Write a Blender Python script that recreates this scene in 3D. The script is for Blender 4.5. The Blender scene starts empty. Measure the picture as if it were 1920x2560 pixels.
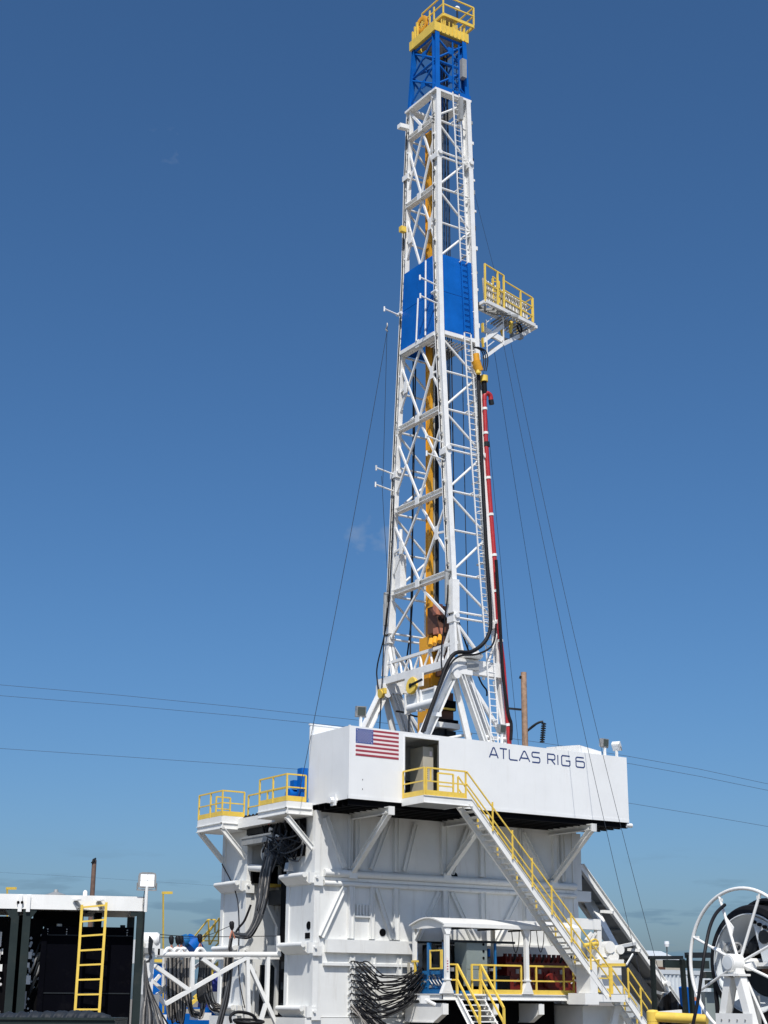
import bpy, bmesh, math, random
from mathutils import Vector, Matrix
random.seed(7)
S = bpy.context.scene
COL = S.collection
R = math.radians
# ------------------------------------------------------------------ camera
F_PX, CX, CY = 3850.0, 960.0, 1280.0
TILT, ROLL, AZ = R(17.6), R(0.4), R(56.9)
FH = Vector((math.cos(AZ), math.sin(AZ), 0)); RT = Vector((math.sin(AZ), -math.cos(AZ), 0)); UP = Vector((0, 0, 1))
FW = FH*math.cos(TILT) + UP*math.sin(TILT); U0 = -FH*math.sin(TILT) + UP*math.cos(TILT)
RR = RT*math.cos(ROLL) + U0*math.sin(ROLL); UR = U0*math.cos(ROLL) - RT*math.sin(ROLL)
CAM = Vector((-31.99, -51.45, 1.7))
cam = bpy.data.cameras.new('camera'); co = bpy.data.objects.new('camera', cam); COL.objects.link(co)
co.matrix_world = Matrix(((RR.x, UR.x, -FW.x, CAM.x), (RR.y, UR.y, -FW.y, CAM.y), (RR.z, UR.z, -FW.z, CAM.z), (0, 0, 0, 1)))
cam.sensor_fit = 'AUTO'; cam.sensor_width = 36.0; cam.lens = F_PX*36.0/2560.0
cam.clip_start = 0.5; cam.clip_end = 30000
S.camera = co
S.render.resolution_x, S.render.resolution_y = 768, 1024
# ------------------------------------------------------------------ sky, sun, exposure
SUN = Vector((-1.8, -2.6, 4.2)).normalized()
SUN_EL = math.asin(SUN.z); SUN_ROT = math.atan2(SUN.x, SUN.y)
w = bpy.data.worlds.new('World'); S.world = w; w.use_nodes = True
nt = w.node_tree; N = nt.nodes; L = nt.links
for n in list(N): N.remove(n)
out = N.new('ShaderNodeOutputWorld'); bg = N.new('ShaderNodeBackground'); sky = N.new('ShaderNodeTexSky')
sky.sky_type = 'NISHITA'; sky.sun_disc = False; sky.sun_elevation = SUN_EL; sky.sun_rotation = SUN_ROT
sky.altitude = 0; sky.air_density = 0.93; sky.dust_density = 1.8; sky.ozone_density = 10.0
bg.inputs["Strength"].default_value = 0.11
# thin fair-weather clouds: flat grey-white banks low over the whole horizon and rare small wisps higher up
tc = N.new('ShaderNodeTexCoord'); sep = N.new('ShaderNodeSeparateXYZ'); L.new(tc.outputs['Generated'], sep.inputs[0])
mp = N.new('ShaderNodeMapping'); mp.inputs['Scale'].default_value = (11, 11, 75); mp.inputs['Location'].default_value = (3.3, 1.2, 0.4)
L.new(tc.outputs['Generated'], mp.inputs['Vector'])
n1 = N.new('ShaderNodeTexNoise'); n1.inputs['Scale'].default_value = 1.0; n1.inputs['Detail'].default_value = 5; n1.inputs['Roughness'].default_value = 0.55
L.new(mp.outputs[0], n1.inputs['Vector'])
cr = N.new('ShaderNodeValToRGB'); cr.color_ramp.elements[0].position = 0.535; cr.color_ramp.elements[1].position = 0.60
L.new(n1.outputs['Fac'], cr.inputs[0])
el = N.new('ShaderNodeMapRange'); el.inputs['From Min'].default_value = 0.035; el.inputs['From Max'].default_value = 0.095
el.inputs['To Min'].default_value = 0.95; el.inputs['To Max'].default_value = 0.0; L.new(sep.outputs['Z'], el.inputs['Value'])
m1 = N.new('ShaderNodeMath'); m1.operation = 'MULTIPLY'; L.new(cr.outputs['Color'], m1.inputs[0]); L.new(el.outputs[0], m1.inputs[1])
mp2 = N.new('ShaderNodeMapping'); mp2.inputs['Scale'].default_value = (12, 12, 15); mp2.inputs['Location'].default_value = (-0.6738957249862096, 36.264897777970944, -34.582040383715594)
L.new(tc.outputs['Generated'], mp2.inputs['Vector'])
n2 = N.new('ShaderNodeTexNoise'); n2.inputs['Scale'].default_value = 1.0; n2.inputs['Detail'].default_value = 6; L.new(mp2.outputs[0], n2.inputs['Vector'])
cr2 = N.new('ShaderNodeValToRGB'); cr2.color_ramp.elements[0].position = 0.688; cr2.color_ramp.elements[1].position = 0.77
L.new(n2.outputs['Fac'], cr2.inputs[0])
m2 = N.new('ShaderNodeMath'); m2.operation = 'MULTIPLY'; m2.inputs[1].default_value = 0.45; L.new(cr2.outputs['Color'], m2.inputs[0])
cm = N.new('ShaderNodeMix'); cm.data_type = 'RGBA'
cw = N.new('ShaderNodeMix'); cw.data_type = 'RGBA'; L.new(m2.outputs[0], cw.inputs['Factor']); L.new(sky.outputs[0], cw.inputs[6]); cw.inputs[7].default_value = (3.6, 4.0, 4.6, 1)
L.new(m1.outputs[0], cm.inputs['Factor']); L.new(cw.outputs[2], cm.inputs[6]); cm.inputs[7].default_value = (1.55, 2.45, 3.4, 1)
hs = N.new('ShaderNodeHueSaturation'); hs.inputs["Hue"].default_value = 0.496; hs.inputs["Saturation"].default_value = 1.08
L.new(cm.outputs[2], hs.inputs['Color']); L.new(hs.outputs[0], bg.inputs['Color']); L.new(bg.outputs[0], out.inputs[0])
sl = bpy.data.lights.new('sun', 'SUN'); sl.energy = 4.6; sl.angle = R(0.5); sl.color = (1.0, 0.955, 0.89)
so = bpy.data.objects.new('sun', sl); COL.objects.link(so); so.rotation_euler = SUN.to_track_quat('Z', 'Y').to_euler(); so.location = (0, 0, 90)
S.view_settings.view_transform = 'Standard'; S.view_settings.look = 'None'; S.view_settings.gamma = 1
S.view_settings.use_curve_mapping = False; S.view_settings.exposure = 0.0
try:
    S.cycles.max_bounces = 8; S.cycles.use_denoising = True
except Exception: pass

# ------------------------------------------------------------------ materials
def mat(name, rgb, rough=0.5, metal=0.0, var=0.12, scale=1.2, dirt=None, dirt_amt=0.0, streak=0.0, bump=0.0, bscale=8.0, coat=0.0, spec=None, rust=0.0):
    m = bpy.data.materials.new(name); m.use_nodes = True
    t = m.node_tree; nn = t.nodes; ll = t.links; b = nn['Principled BSDF']
    b.inputs['Roughness'].default_value = rough; b.inputs['Metallic'].default_value = metal
    b.inputs["Specular IOR Level"].default_value = spec if spec is not None else 0.2 if max(rgb) < 0.05 else 0.5
    if coat: b.inputs['Coat Weight'].default_value = coat
    g = nn.new('ShaderNodeNewGeometry')
    n = nn.new('ShaderNodeTexNoise'); n.inputs['Scale'].default_value = scale; n.inputs['Detail'].default_value = 6; n.inputs['Roughness'].default_value = 0.62
    ll.new(g.outputs['Position'], n.inputs['Vector'])
    mr = nn.new('ShaderNodeMapRange'); mr.inputs['From Min'].default_value = 0.3; mr.inputs['From Max'].default_value = 0.7
    mr.inputs['To Min'].default_value = 1 - var; mr.inputs['To Max'].default_value = 1 + var*0.5
    ll.new(n.outputs['Fac'], mr.inputs['Value'])
    mul = nn.new('ShaderNodeMix'); mul.data_type = 'RGBA'; mul.blend_type = 'MULTIPLY'; mul.inputs['Factor'].default_value = 1
    mul.inputs[6].default_value = (*rgb, 1); ll.new(mr.outputs[0], mul.inputs[7])
    last = mul.outputs[2]
    if dirt and dirt_amt:
        mpn = nn.new('ShaderNodeMapping'); mpn.inputs['Scale'].default_value = (2.2, 2.2, 0.25 if streak else 2.2)
        ll.new(g.outputs['Position'], mpn.inputs['Vector'])
        d = nn.new('ShaderNodeTexNoise'); d.inputs['Scale'].default_value = 1.6; d.inputs['Detail'].default_value = 8; d.inputs['Roughness'].default_value = 0.7
        ll.new(mpn.outputs[0], d.inputs['Vector'])
        r = nn.new('ShaderNodeMapRange'); r.inputs['From Min'].default_value = 0.54; r.inputs['From Max'].default_value = 0.78
        r.inputs['To Max'].default_value = dirt_amt; ll.new(d.outputs['Fac'], r.inputs['Value'])
        mm = nn.new('ShaderNodeMix'); mm.data_type = 'RGBA'; ll.new(r.outputs[0], mm.inputs['Factor'])
        ll.new(last, mm.inputs[6]); mm.inputs[7].default_value = (*dirt, 1); last = mm.outputs[2]
    if rust:                                             # sparse rust specks and chips
        rn = nn.new('ShaderNodeTexNoise'); rn.inputs['Scale'].default_value = 5.5; rn.inputs['Detail'].default_value = 9; rn.inputs['Roughness'].default_value = 0.75
        ll.new(g.outputs['Position'], rn.inputs['Vector'])
        r2 = nn.new('ShaderNodeMapRange'); r2.inputs['From Min'].default_value = 0.66; r2.inputs['From Max'].default_value = 0.74; r2.inputs['To Max'].default_value = rust
        ll.new(rn.outputs['Fac'], r2.inputs['Value'])
        m3 = nn.new('ShaderNodeMix'); m3.data_type = 'RGBA'; ll.new(r2.outputs[0], m3.inputs['Factor']); ll.new(last, m3.inputs[6]); m3.inputs[7].default_value = (0.20, 0.12, 0.075, 1); last = m3.outputs[2]
    ll.new(last, b.inputs['Base Color'])
    rr = nn.new('ShaderNodeMapRange'); rr.inputs['To Min'].default_value = max(0.05, rough-0.1); rr.inputs['To Max'].default_value = min(1, rough+0.12)
    ll.new(n.outputs['Fac'], rr.inputs['Value']); ll.new(rr.outputs[0], b.inputs['Roughness'])
    if bump:
        bn = nn.new('ShaderNodeTexNoise'); bn.inputs['Scale'].default_value = bscale; bn.inputs['Detail'].default_value = 3
        ll.new(g.outputs['Position'], bn.inputs['Vector'])
        bu = nn.new('ShaderNodeBump'); bu.inputs['Strength'].default_value = bump; bu.inputs['Distance'].default_value = 0.02
        ll.new(bn.outputs['Fac'], bu.inputs['Height']); ll.new(bu.outputs[0], b.inputs['Normal'])
    return m
WHITE = mat('white_paint', (0.80, 0.80, 0.77), 0.42, var=0.07, dirt=(0.45, 0.40, 0.33), dirt_amt=0.22, streak=1, rust=.5)
WALLW = mat('white_wall_paint', (0.80, 0.81, 0.80), 0.4, var=0.05, scale=0.5, dirt=(0.50, 0.47, 0.41), dirt_amt=0.2, streak=1, bump=0.2, bscale=0.9)
SUBW = mat('white_steel_box_paint', (0.74, 0.745, 0.72), 0.45, var=0.08, scale=0.7, dirt=(0.36, 0.32, 0.26), dirt_amt=0.38, streak=1, bump=0.12, bscale=1.1, rust=.6)
MASTW = mat('mast_white_paint', (0.80, 0.80, 0.78), 0.42, var=0.08, scale=2, dirt=(0.40, 0.36, 0.30), dirt_amt=0.35, rust=.5)
YEL = mat('safety_yellow_paint', (0.80, 0.56, 0.09), 0.42, var=0.14, scale=3, dirt=(0.42, 0.27, 0.08), dirt_amt=0.4, rust=.7)
ORG = mat('machine_yellow_paint', (0.72, 0.34, 0.018), 0.4, var=0.12, scale=2, dirt=(0.14, 0.09, 0.04), dirt_amt=0.3)
BLU = mat('mast_blue_paint', (0.0015, 0.112, 0.45), 0.5, var=0.16, scale=1.2, dirt=(0.008, 0.05, 0.20), dirt_amt=0.35, streak=1, bump=0.15, bscale=1.5, spec=.2)
SKB = mat('skid_blue_paint', (0.012, 0.13, 0.33), 0.4, var=0.2, scale=3, dirt=(0.02, 0.03, 0.05), dirt_amt=0.5)
NAVY = mat('lettering_navy', (0.03, 0.055, 0.17), 0.5, var=0.08)
RED = mat('pipe_red_paint', (0.42, 0.022, 0.026), 0.38, var=0.15, scale=3, dirt=(0.2, 0.03, 0.03), dirt_amt=0.3)
FRED = mat('flag_red', (0.33, 0.042, 0.06), 0.5, var=0.06)
FWHT = mat('flag_white', (0.80, 0.71, 0.70), 0.5, var=0.05)
FBLU = mat('flag_blue', (0.018, 0.065, 0.27), 0.5, var=0.08)
MRED = mat('engine_red_paint', (0.15, 0.012, 0.008), 0.42, var=0.3, scale=3, dirt=(0.04, 0.015, 0.012), dirt_amt=0.6)
BLK = mat('black_rubber', (0.012, 0.012, 0.014), 0.55, var=0.3, scale=5)
HOSE = mat('dark_cable_sheath', (0.06, 0.063, 0.067), 0.5, var=0.4, scale=4, dirt=(0.22, 0.19, 0.15), dirt_amt=0.4)
GCAB = mat('grey_cable_sheath', (0.27, 0.25, 0.225), 0.5, var=0.4, scale=3, dirt=(0.03, 0.03, 0.03), dirt_amt=0.6)
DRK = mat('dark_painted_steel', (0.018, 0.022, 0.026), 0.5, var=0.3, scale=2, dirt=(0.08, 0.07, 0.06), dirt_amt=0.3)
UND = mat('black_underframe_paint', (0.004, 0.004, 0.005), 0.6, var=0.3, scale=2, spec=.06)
GRN = mat('dark_green_paint', (0.020, 0.029, 0.028), 0.42, var=0.2, scale=2, dirt=(0.07, 0.065, 0.05), dirt_amt=0.35)
NVB = mat('black_radiator_paint', (0.0012, 0.0014, 0.0035), 0.7, var=0.3, scale=2, dirt=(0.010, 0.010, 0.012), dirt_amt=0.5, spec=.04)
STEEL = mat('galvanised_steel', (0.42, 0.42, 0.41), 0.45, metal=0.5, var=0.25, scale=4)
GREY = mat('grey_machine_paint', (0.30, 0.31, 0.31), 0.5, var=0.2, scale=2, dirt=(0.12, 0.11, 0.1), dirt_amt=0.4)
CABG = mat('cabinet_grey_paint', (0.22, 0.26, 0.25), 0.45, var=0.12, scale=1.5, dirt=(0.12, 0.12, 0.11), dirt_amt=0.3)
BEIG = mat('beige_locker_paint', (0.44, 0.41, 0.33), 0.5, var=0.12, scale=2)
RUST = mat('rusty_brown_iron', (0.13, 0.055, 0.03), 0.6, var=0.35, scale=3, dirt=(0.03, 0.02, 0.015), dirt_amt=0.7)
SALM = mat('salmon_primer_paint', (0.52, 0.20, 0.12), 0.5, var=0.2, scale=3, dirt=(0.2, 0.08, 0.05), dirt_amt=0.5)
WOOD = mat('weathered_pole_wood', (0.40, 0.26, 0.175), 0.85, var=0.35, scale=4, dirt=(0.13, 0.08, 0.055), dirt_amt=0.8, streak=1, bump=.8, bscale=5)
DWOOD = mat('dark_pole_wood', (0.16, 0.10, 0.075), 0.85, var=0.35, scale=4, dirt=(0.07, 0.05, 0.04), dirt_amt=0.8, streak=1)
TAN = mat('tan_siding', (0.55, 0.50, 0.40), 0.6, var=0.1)
CONT = mat('pale_container_paint', (0.62, 0.66, 0.68), 0.5, var=0.08, scale=1, dirt=(0.4, 0.36, 0.3), dirt_amt=0.25, streak=1)
TARP = mat('blue_grey_tarpaulin', (0.022, 0.028, 0.037), 0.6, var=0.3, scale=3, bump=0.6, bscale=9)
BTRP = mat('black_plastic_sheet', (0.012, 0.012, 0.013), 0.35, var=0.3, scale=5, bump=0.8, bscale=7)
WIRE = mat('steel_wire_rope', (0.035, 0.04, 0.05), 0.9, var=0.2, spec=.0)
LINE = mat('aluminium_line', (0.08, 0.11, 0.16), 0.9, var=0.2, spec=.0)
GLASS = mat('lamp_lens_glass', (0.07, 0.085, 0.08), 0.12, var=0.2)
LENS = mat('frosted_lamp_lens', (0.80, 0.82, 0.84), 0.2, var=0.05)
LIT = mat('lit_lamp_lens', (0.85, 0.87, 0.9), 0.2, var=0.03)
LIT.node_tree.nodes['Principled BSDF'].inputs['Emission Color'].default_value = (1, 0.98, 0.94, 1); LIT.node_tree.nodes['Principled BSDF'].inputs['Emission Strength'].default_value = 0.45
SAND = mat('caliche_ground', (0.20, 0.18, 0.15), 0.9, var=0.3, scale=0.5, dirt=(0.24, 0.19, 0.14), dirt_amt=0.6, bump=0.6, bscale=4)
PURP = mat('purple_blue_paint', (0.05, 0.06, 0.30), 0.5, var=0.2)

# ------------------------------------------------------------------ helpers
def V(*a): return Vector(a[0]) if len(a) == 1 else Vector(a)
def ray(x, y): return FW + RR*((x-CX)/F_PX) - UR*((y-CY)/F_PX)
def at(x, y, X=None, Y=None, Z=None):
    """point of the rig where the sight line through photo point (x, y) meets one of its real planes"""
    q = ray(x, y)
    s = (X-CAM.x)/q.x if X is not None else (Y-CAM.y)/q.y if Y is not None else (Z-CAM.z)/q.z
    return CAM + q*s
def pd(x, y, d): return CAM + ray(x, y)*d
JIT = random.Random(99)
class MB:
    def __init__(s): s.v = []; s.f = []
    def add(s, vs, fs):
        k = len(s.v); s.v += [tuple(p) for p in vs]; s.f += [tuple(i+k for i in f) for f in fs]; return s
    def box(s, x0, x1, y0, y1, z0, z1):
        vs = [(x, y, z) for x in (x0, x1) for y in (y0, y1) for z in (z0, z1)]
        return s.add(vs, [(0, 1, 3, 2), (4, 6, 7, 5), (0, 4, 5, 1), (2, 3, 7, 6), (0, 2, 6, 4), (1, 5, 7, 3)])
    def obox(s, o, a, b, c):
        """box with corner o and edge vectors a, b, c"""
        o, a, b, c = V(o), V(a), V(b), V(c)
        vs = [o+a*i+b*j+c*k for i in (0, 1) for j in (0, 1) for k in (0, 1)]
        return s.add(vs, [(0, 1, 3, 2), (4, 6, 7, 5), (0, 4, 5, 1), (2, 3, 7, 6), (0, 2, 6, 4), (1, 5, 7, 3)])
    def beam(s, p, q, w, h, up=(0, 0, 1)):
        p, q = V(p), V(q); d = (q-p).normalized(); u = V(up)
        if abs(d.dot(u.normalized())) > 0.995: u = Vector((1, 0, 0))
        a = d.cross(u).normalized(); b = a.cross(d)
        w *= 1+JIT.uniform(-.025, .025); h *= 1+JIT.uniform(-.025, .025)      # rolled sections are never quite alike
        return s.obox(p-a*w/2-b*h/2, q-p, a*w, b*h)
    def extr(s, prof, vec):
        """closed polygon of 3-D points extruded along vec"""
        n = len(prof); vec = V(vec); pr = [V(p) for p in prof]
        vs = pr+[p+vec for p in pr]
        fs = [tuple(range(n)), tuple(range(2*n-1, n-1, -1))]+[(i, i+n, (i+1) % n+n, (i+1) % n) for i in range(n)]
        return s.add(vs, fs)
    def hbeam(s, p, q, a, b, d, w, tf=0.03, tw=0.025):
        """I-section from p to q: depth d along a, flange width w along b"""
        p, q, a, b = V(p), V(q), V(a).normalized(), V(b).normalized()
        d2, w2, t2 = d/2, w/2, tw/2
        pts = [(-d2, -w2), (-d2, w2), (-d2+tf, w2), (-d2+tf, t2), (d2-tf, t2), (d2-tf, w2), (d2, w2), (d2, -w2), (d2-tf, -w2), (d2-tf, -t2), (-d2+tf, -t2), (-d2+tf, -w2)]
        return s.extr([p+a*i+b*j for i, j in pts], q-p)
    def tube(s, pts, r, n=7, caps=True):
        pts = [V(p) for p in pts]; m = len(pts); k = len(s.v); rr = r if isinstance(r, (list, tuple)) else [r]*m
        prev = None
        for i, p in enumerate(pts):
            d = (pts[min(i+1, m-1)]-pts[max(i-1, 0)])
            d = d.normalized() if d.length > 1e-9 else Vector((0, 0, 1))
            if prev is None:
                u = Vector((0, 0, 1)) if abs(d.z) < 0.9 else Vector((1, 0, 0))
                a = d.cross(u).normalized()
            else:
                a = prev - d*prev.dot(d)
                a = a.normalized() if a.length > 1e-6 else d.orthogonal().normalized()
            prev = a; b = d.cross(a)
            for j in range(n):
                t = 2*math.pi*j/n; s.v.append(tuple(p+(a*math.cos(t)+b*math.sin(t))*rr[i]))
        for i in range(m-1):
            for j in range(n):
                s.f.append((k+i*n+j, k+i*n+(j+1) % n, k+(i+1)*n+(j+1) % n, k+(i+1)*n+j))
        if caps:
            s.f.append(tuple(k+j for j in range(n))[::-1]); s.f.append(tuple(k+(m-1)*n+j for j in range(n)))
        return s
    def ring(s, c, ax, Rr, r, n=48, k=8, a0=0.0, a1=2*math.pi):
        c, ax = V(c), V(ax).normalized(); u = ax.orthogonal().normalized(); v = ax.cross(u); b = len(s.v)
        for i in range(n):
            t = a0+(a1-a0)*i/n; d = u*math.cos(t)+v*math.sin(t)
            for j in range(k):
                q = 2*math.pi*j/k; s.v.append(tuple(c+d*(Rr+r*math.cos(q))+ax*r*math.sin(q)))
        for i in range(n):
            for j in range(k):
                i2 = (i+1) % n; j2 = (j+1) % k
                s.f.append((b+i*k+j, b+i2*k+j, b+i2*k+j2, b+i*k+j2))
        return s
    def lathe(s, c, ax, prof, n=40):
        """prof: list of (radius, distance along ax)"""
        c, ax = V(c), V(ax).normalized(); u = ax.orthogonal().normalized(); v = ax.cross(u); b = len(s.v); m = len(prof)
        for r, h in prof:
            for i in range(n):
                t = 2*math.pi*i/n; s.v.append(tuple(c+ax*h+(u*math.cos(t)+v*math.sin(t))*r))
        for q in range(m-1):
            for i in range(n):
                s.f.append((b+q*n+i, b+q*n+(i+1) % n, b+(q+1)*n+(i+1) % n, b+(q+1)*n+i))
        return s
    def poly(s, pts): return s.add(pts, [tuple(range(len(pts)))])
    def build(s, name, m, parent=None, smooth=False, label=None):
        me = bpy.data.meshes.new(name); o3 = org(parent)
        me.from_pydata([(x-o3.x, y-o3.y, z-o3.z) for x, y, z in s.v], [], s.f)
        bm = bmesh.new(); bm.from_mesh(me); bmesh.ops.recalc_face_normals(bm, faces=bm.faces); bm.to_mesh(me); bm.free()
        if smooth: me.shade_smooth(); me.set_sharp_from_angle(angle=R(38))
        me.materials.append(m)
        o = bpy.data.objects.new(name, me); COL.objects.link(o)
        if parent is not None: o.parent = parent
        if label: o['label'] = label
        return o
def org(o):
    p = Vector((0, 0, 0))
    while o is not None: p = p+o.location; o = o.parent
    return p
def thing(name, label, cat, loc, group=None):
    o = bpy.data.objects.new(name, None); COL.objects.link(o); o.location = V(loc); o.empty_display_size = 0.3
    o['label'] = label; o['category'] = cat
    if group: o['group'] = group
    return o
def solo(o, label, cat, group=None, kind=None):
    """a thing that is a single mesh: set its origin at its base"""
    vs = [v.co for v in o.data.vertices]
    c = Vector((sum(v.x for v in vs)/len(vs), sum(v.y for v in vs)/len(vs), min(v.z for v in vs)))
    o.data.transform(Matrix.Translation(-c)); o.location = c
    if label: o['label'] = label; o['category'] = cat
    if group: o['group'] = group
    if kind: o['kind'] = kind
    return o
def rep(o, offs):
    """copies of a part sharing its mesh, moved by each offset"""
    for d in offs:
        c = o.copy(); COL.objects.link(c); c.parent = o.parent; c.location = o.location+V(d)
def lerp(a, b, t): return V(a)*(1-t)+V(b)*t
def pl(tab, z):
    for (a, x), (b, y) in zip(tab, tab[1:]):
        if z <= b: return x+(y-x)*(max(z, a)-a)/(b-a)
    return tab[-1][1]
def cat_pts(p, q, sag, n=12):
    p, q = V(p), V(q)
    return [lerp(p, q, i/n)-Vector((0, 0, sag*4*(i/n)*(1-i/n))) for i in range(n+1)]
def smooth_pts(pts, k=5):
    pts = [V(p) for p in pts]; o = []
    P = [pts[0]]+pts+[pts[-1]]
    for i in range(1, len(P)-2):
        a, b, c, d = P[i-1], P[i], P[i+1], P[i+2]
        for j in range(k):
            t = j/k
            o.append(0.5*((2*b)+(c-a)*t+(2*a-5*b+4*c-d)*t*t+(3*b-a-3*c+d)*t**3))
    o.append(pts[-1]); return o
def railing(parent, pts, h=1.07, mid=True, toe=0.0, r=0.03, m=None, every=1.6, box=True, ends=(True, True), hs=None):
    """guard rail along floor points: posts, top rail, mid rail and toe board are parts of parent"""
    m = m or YEL
    for k, (p, q) in enumerate(zip(pts, pts[1:])):
        p, q = V(p), V(q); n = max(1, round((q-p).length/every))
        for i in range(1 if k else 0, n+1):
            a = lerp(p, q, i/n); MB().beam(a, a+UP*h, 2*r, 2*r, (1, 0, 0)).build('rail_post', m, parent)
        MB().beam(p+UP*h, q+UP*h, 2*r, 2*r).build('top_rail', m, parent)
        if mid: MB().beam(p+UP*h*.52, q+UP*h*.52, 1.7*r, 1.7*r).build('mid_rail', m, parent)
        if toe: MB().beam(p+UP*(toe/2+.01), q+UP*(toe/2+.01), 0.02, toe).build('toe_board', m, parent)
# ================================================================== ground
g = MB(); g.add([(-6000, -6000, 0), (6000, -6000, 0), (6000, 6000, 0), (-6000, 6000, 0)], [(0, 1, 2, 3)])
o = g.build('ground', SAND); o['kind'] = 'structure'

# ================================================================== substructure boxes
def sub_box(y0, y1, label, front):
    t = thing('substructure_box', label, 'rig base', (6.9, (y0+y1)/2, 0), 'white steel boxes under the drill floor')
    x0, x1 = 0.10, 13.62
    MB().box(x0, x1, y0+.06, y0+.10, 1.06, 8.95).build('front_wall', SUBW, t)
    MB().box(x0, x1, y1-.10, y1-.06, 1.06, 8.95).build('rear_wall', SUBW, t)
    MB().box(x0+.02, x0+.06, y0+.1, y1-.1, 1.06, 8.9).build('end_wall', SUBW, t)
    MB().box(x1-.06, x1-.02, y0+.1, y1-.1, 1.06, 8.9).build('end_wall', SUBW, t)
    MB().box(x0, x1, y0+.1, y1-.1, 8.86, 8.95).build('top_plate', SUBW, t)
    # corner posts
    for x in (x0-.03, x1-.22):
        for y in (y0, y1-.24):
            MB().box(x, x+.25, y, y+.24, 1.06, 9.0).build('corner_post', SUBW, t)
    # base skid
    b = MB().box(x0-.35, x1+.35, y0-.02, y1+.02, 0.32, 1.04); b.build('base_beam', SUBW, t)
    b = MB().box(x0-.2, x1+.2, y0+.15, y1-.15, 0.0, 0.32); b.build('base_runner', DRK, t)
    # end ledges: rounded hinge beams sticking out of the left end at each box joint
    for z, nm in ((6.30, 'hinge_beam'), (3.62, 'hinge_beam'), (1.22, 'hinge_beam')):
        prof = [(x0+.02, z+.27), (x0-.38, z+.26), (x0-.44, z+.16), (x0-.42, z+.08), (x0-.12, z-.16), (x0+.02, z-.2)]
        MB().extr([(x, y0+.30, zz) for x, zz in prof], (0, y1-y0-.42, 0)).build(nm, SUBW, t)
        MB().tube([(x0-.36, y0+.22, z+.16), (x0-.36, y1-.1, z+.16)], .105, 12).build('hinge_pipe', SUBW, t, True)
        e = MB().box(x0-.30, x0+.16, y0-.08, y0+.05, z-.16, z+.24)
        e.box(x0-.1, x0+.30, y0-.12, y0-.08, z-.26, z+.10)
        e.tube([(x0-.02, y0-.2, z+.06), (x0-.02, y0-.05, z+.06)], .055, 12); e.build('hinge_lug', SUBW, t)
    return t
near = sub_box(2.6, 4.85, 'white riveted steel base box nearest the staircase, under the flag cabin', True)
far = sub_box(8.3, 10.62, 'white steel base box at far left, behind the hanging cable bundle', False)
Yf = 2.6
# ribs, girders and diagonals on the visible face of the near box
for x, w_, z0, z1 in ((1.70, .16, 6.75, 8.9), (2.02, .2, 6.75, 8.9), (3.93, .2, 6.75, 8.9), (6.35, .3, 6.75, 8.9), (8.36, .28, 6.75, 8.9), (10.45, .14, 6.75, 8.9), (12.38, .28, 6.75, 8.9), (12.8, .2, 6.75, 8.9),
                      (1.78, .22, 4.05, 6.1), (2.78, .18, 4.05, 6.1), (3.95, .26, 4.05, 6.1), (6.42, .3, 4.05, 6.1), (8.36, .26, 4.05, 6.1), (10.6, .1, 4.05, 6.1), (12.6, .3, 4.05, 6.1),
                      (1.85, .20, 1.06, 3.35), (2.85, .18, 1.06, 3.35), (4.1, .2, 1.06, 3.35), (6.42, .24, 1.06, 3.35), (8.36, .24, 1.06, 3.35), (12.6, .3, 1.06, 3.35)):
    b = MB().hbeam((x, Yf-.03, z0), (x, Yf-.03, z1), (1, 0, 0), (0, 1, 0), w_, .18, .02, .02)
    b.build('wall_rib', SUBW, near)
def diag(x0, z0, x1, z1, w_=.2):
    MB().hbeam((x0, Yf-.02, z0), (x1, Yf-.02, z1), Vector((z1-z0, 0, x0-x1)), (0, 1, 0), w_, .158, .025, .02).build('wall_brace', SUBW, near)
for a in ((0.55, 8.75, 1.45, 6.8), (3.55, 8.75, 2.72, 6.8), (4.9, 8.75, 4.35, 6.8), (7.6, 8.75, 6.75, 6.8), (9.0, 8.75, 10.2, 6.8), (10.6, 8.75, 11.9, 6.8),
          (1.45, 6.05, .42, 4.08), (2.98, 6.05, 3.78, 4.08), (6.1, 6.05, 5.0, 4.08), (6.75, 6.05, 7.9, 4.08), (10.3, 6.05, 9.0, 4.08), (11.0, 6.05, 12.2, 4.08)):
    diag(*a)
MB().tube([(.5, Yf-.01, 6.16), (13.5, Yf-.01, 6.16)], .10, 12).build('wall_pipe', SUBW, near, True)
MB().tube([(.5, Yf-.03, 6.56), (13.5, Yf-.03, 6.56)], .15, 12).build('wall_pipe', SUBW, near, True)
MB().box(.45, 13.38, Yf-.012, Yf+.056, 6.27, 6.40).build('wall_girder', SUBW, near)
b = MB().box(.62, 13.5, Yf-.16, Yf+.055, 3.50, 4.0); b.build('wall_girder', SUBW, near)
b = MB().box(.55, 6.2, Yf-.10, Yf+.055, 3.0, 3.1); b.build('wall_girder', SUBW, near)
for x in (2.05, 2.2, 2.35, 2.5, 2.65): MB().box(x, x+.05, Yf-.04, Yf+.055, 4.98, 5.38).build('louvre_slat', SUBW, near)
MB().box(1.98, 2.76, Yf-.05, Yf+.055, 4.88, 4.96).build('louvre_sill', SUBW, near)
for x, z, r in ((3.35, 4.33, .15), (6.95, 6.72, .16)):
    MB().tube([(x, Yf+.03, z), (x, Yf+.065, z)], r, 16).build('access_hole', UND, near)
MB().tube([(.095, 3.05, 4.52), (.125, 3.05, 4.52)], .16, 16).build('access_hole', UND, near)
MB().box(.09, .125, 2.95, 3.3, 4.02, 4.24).build('access_hole', UND, near)
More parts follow.
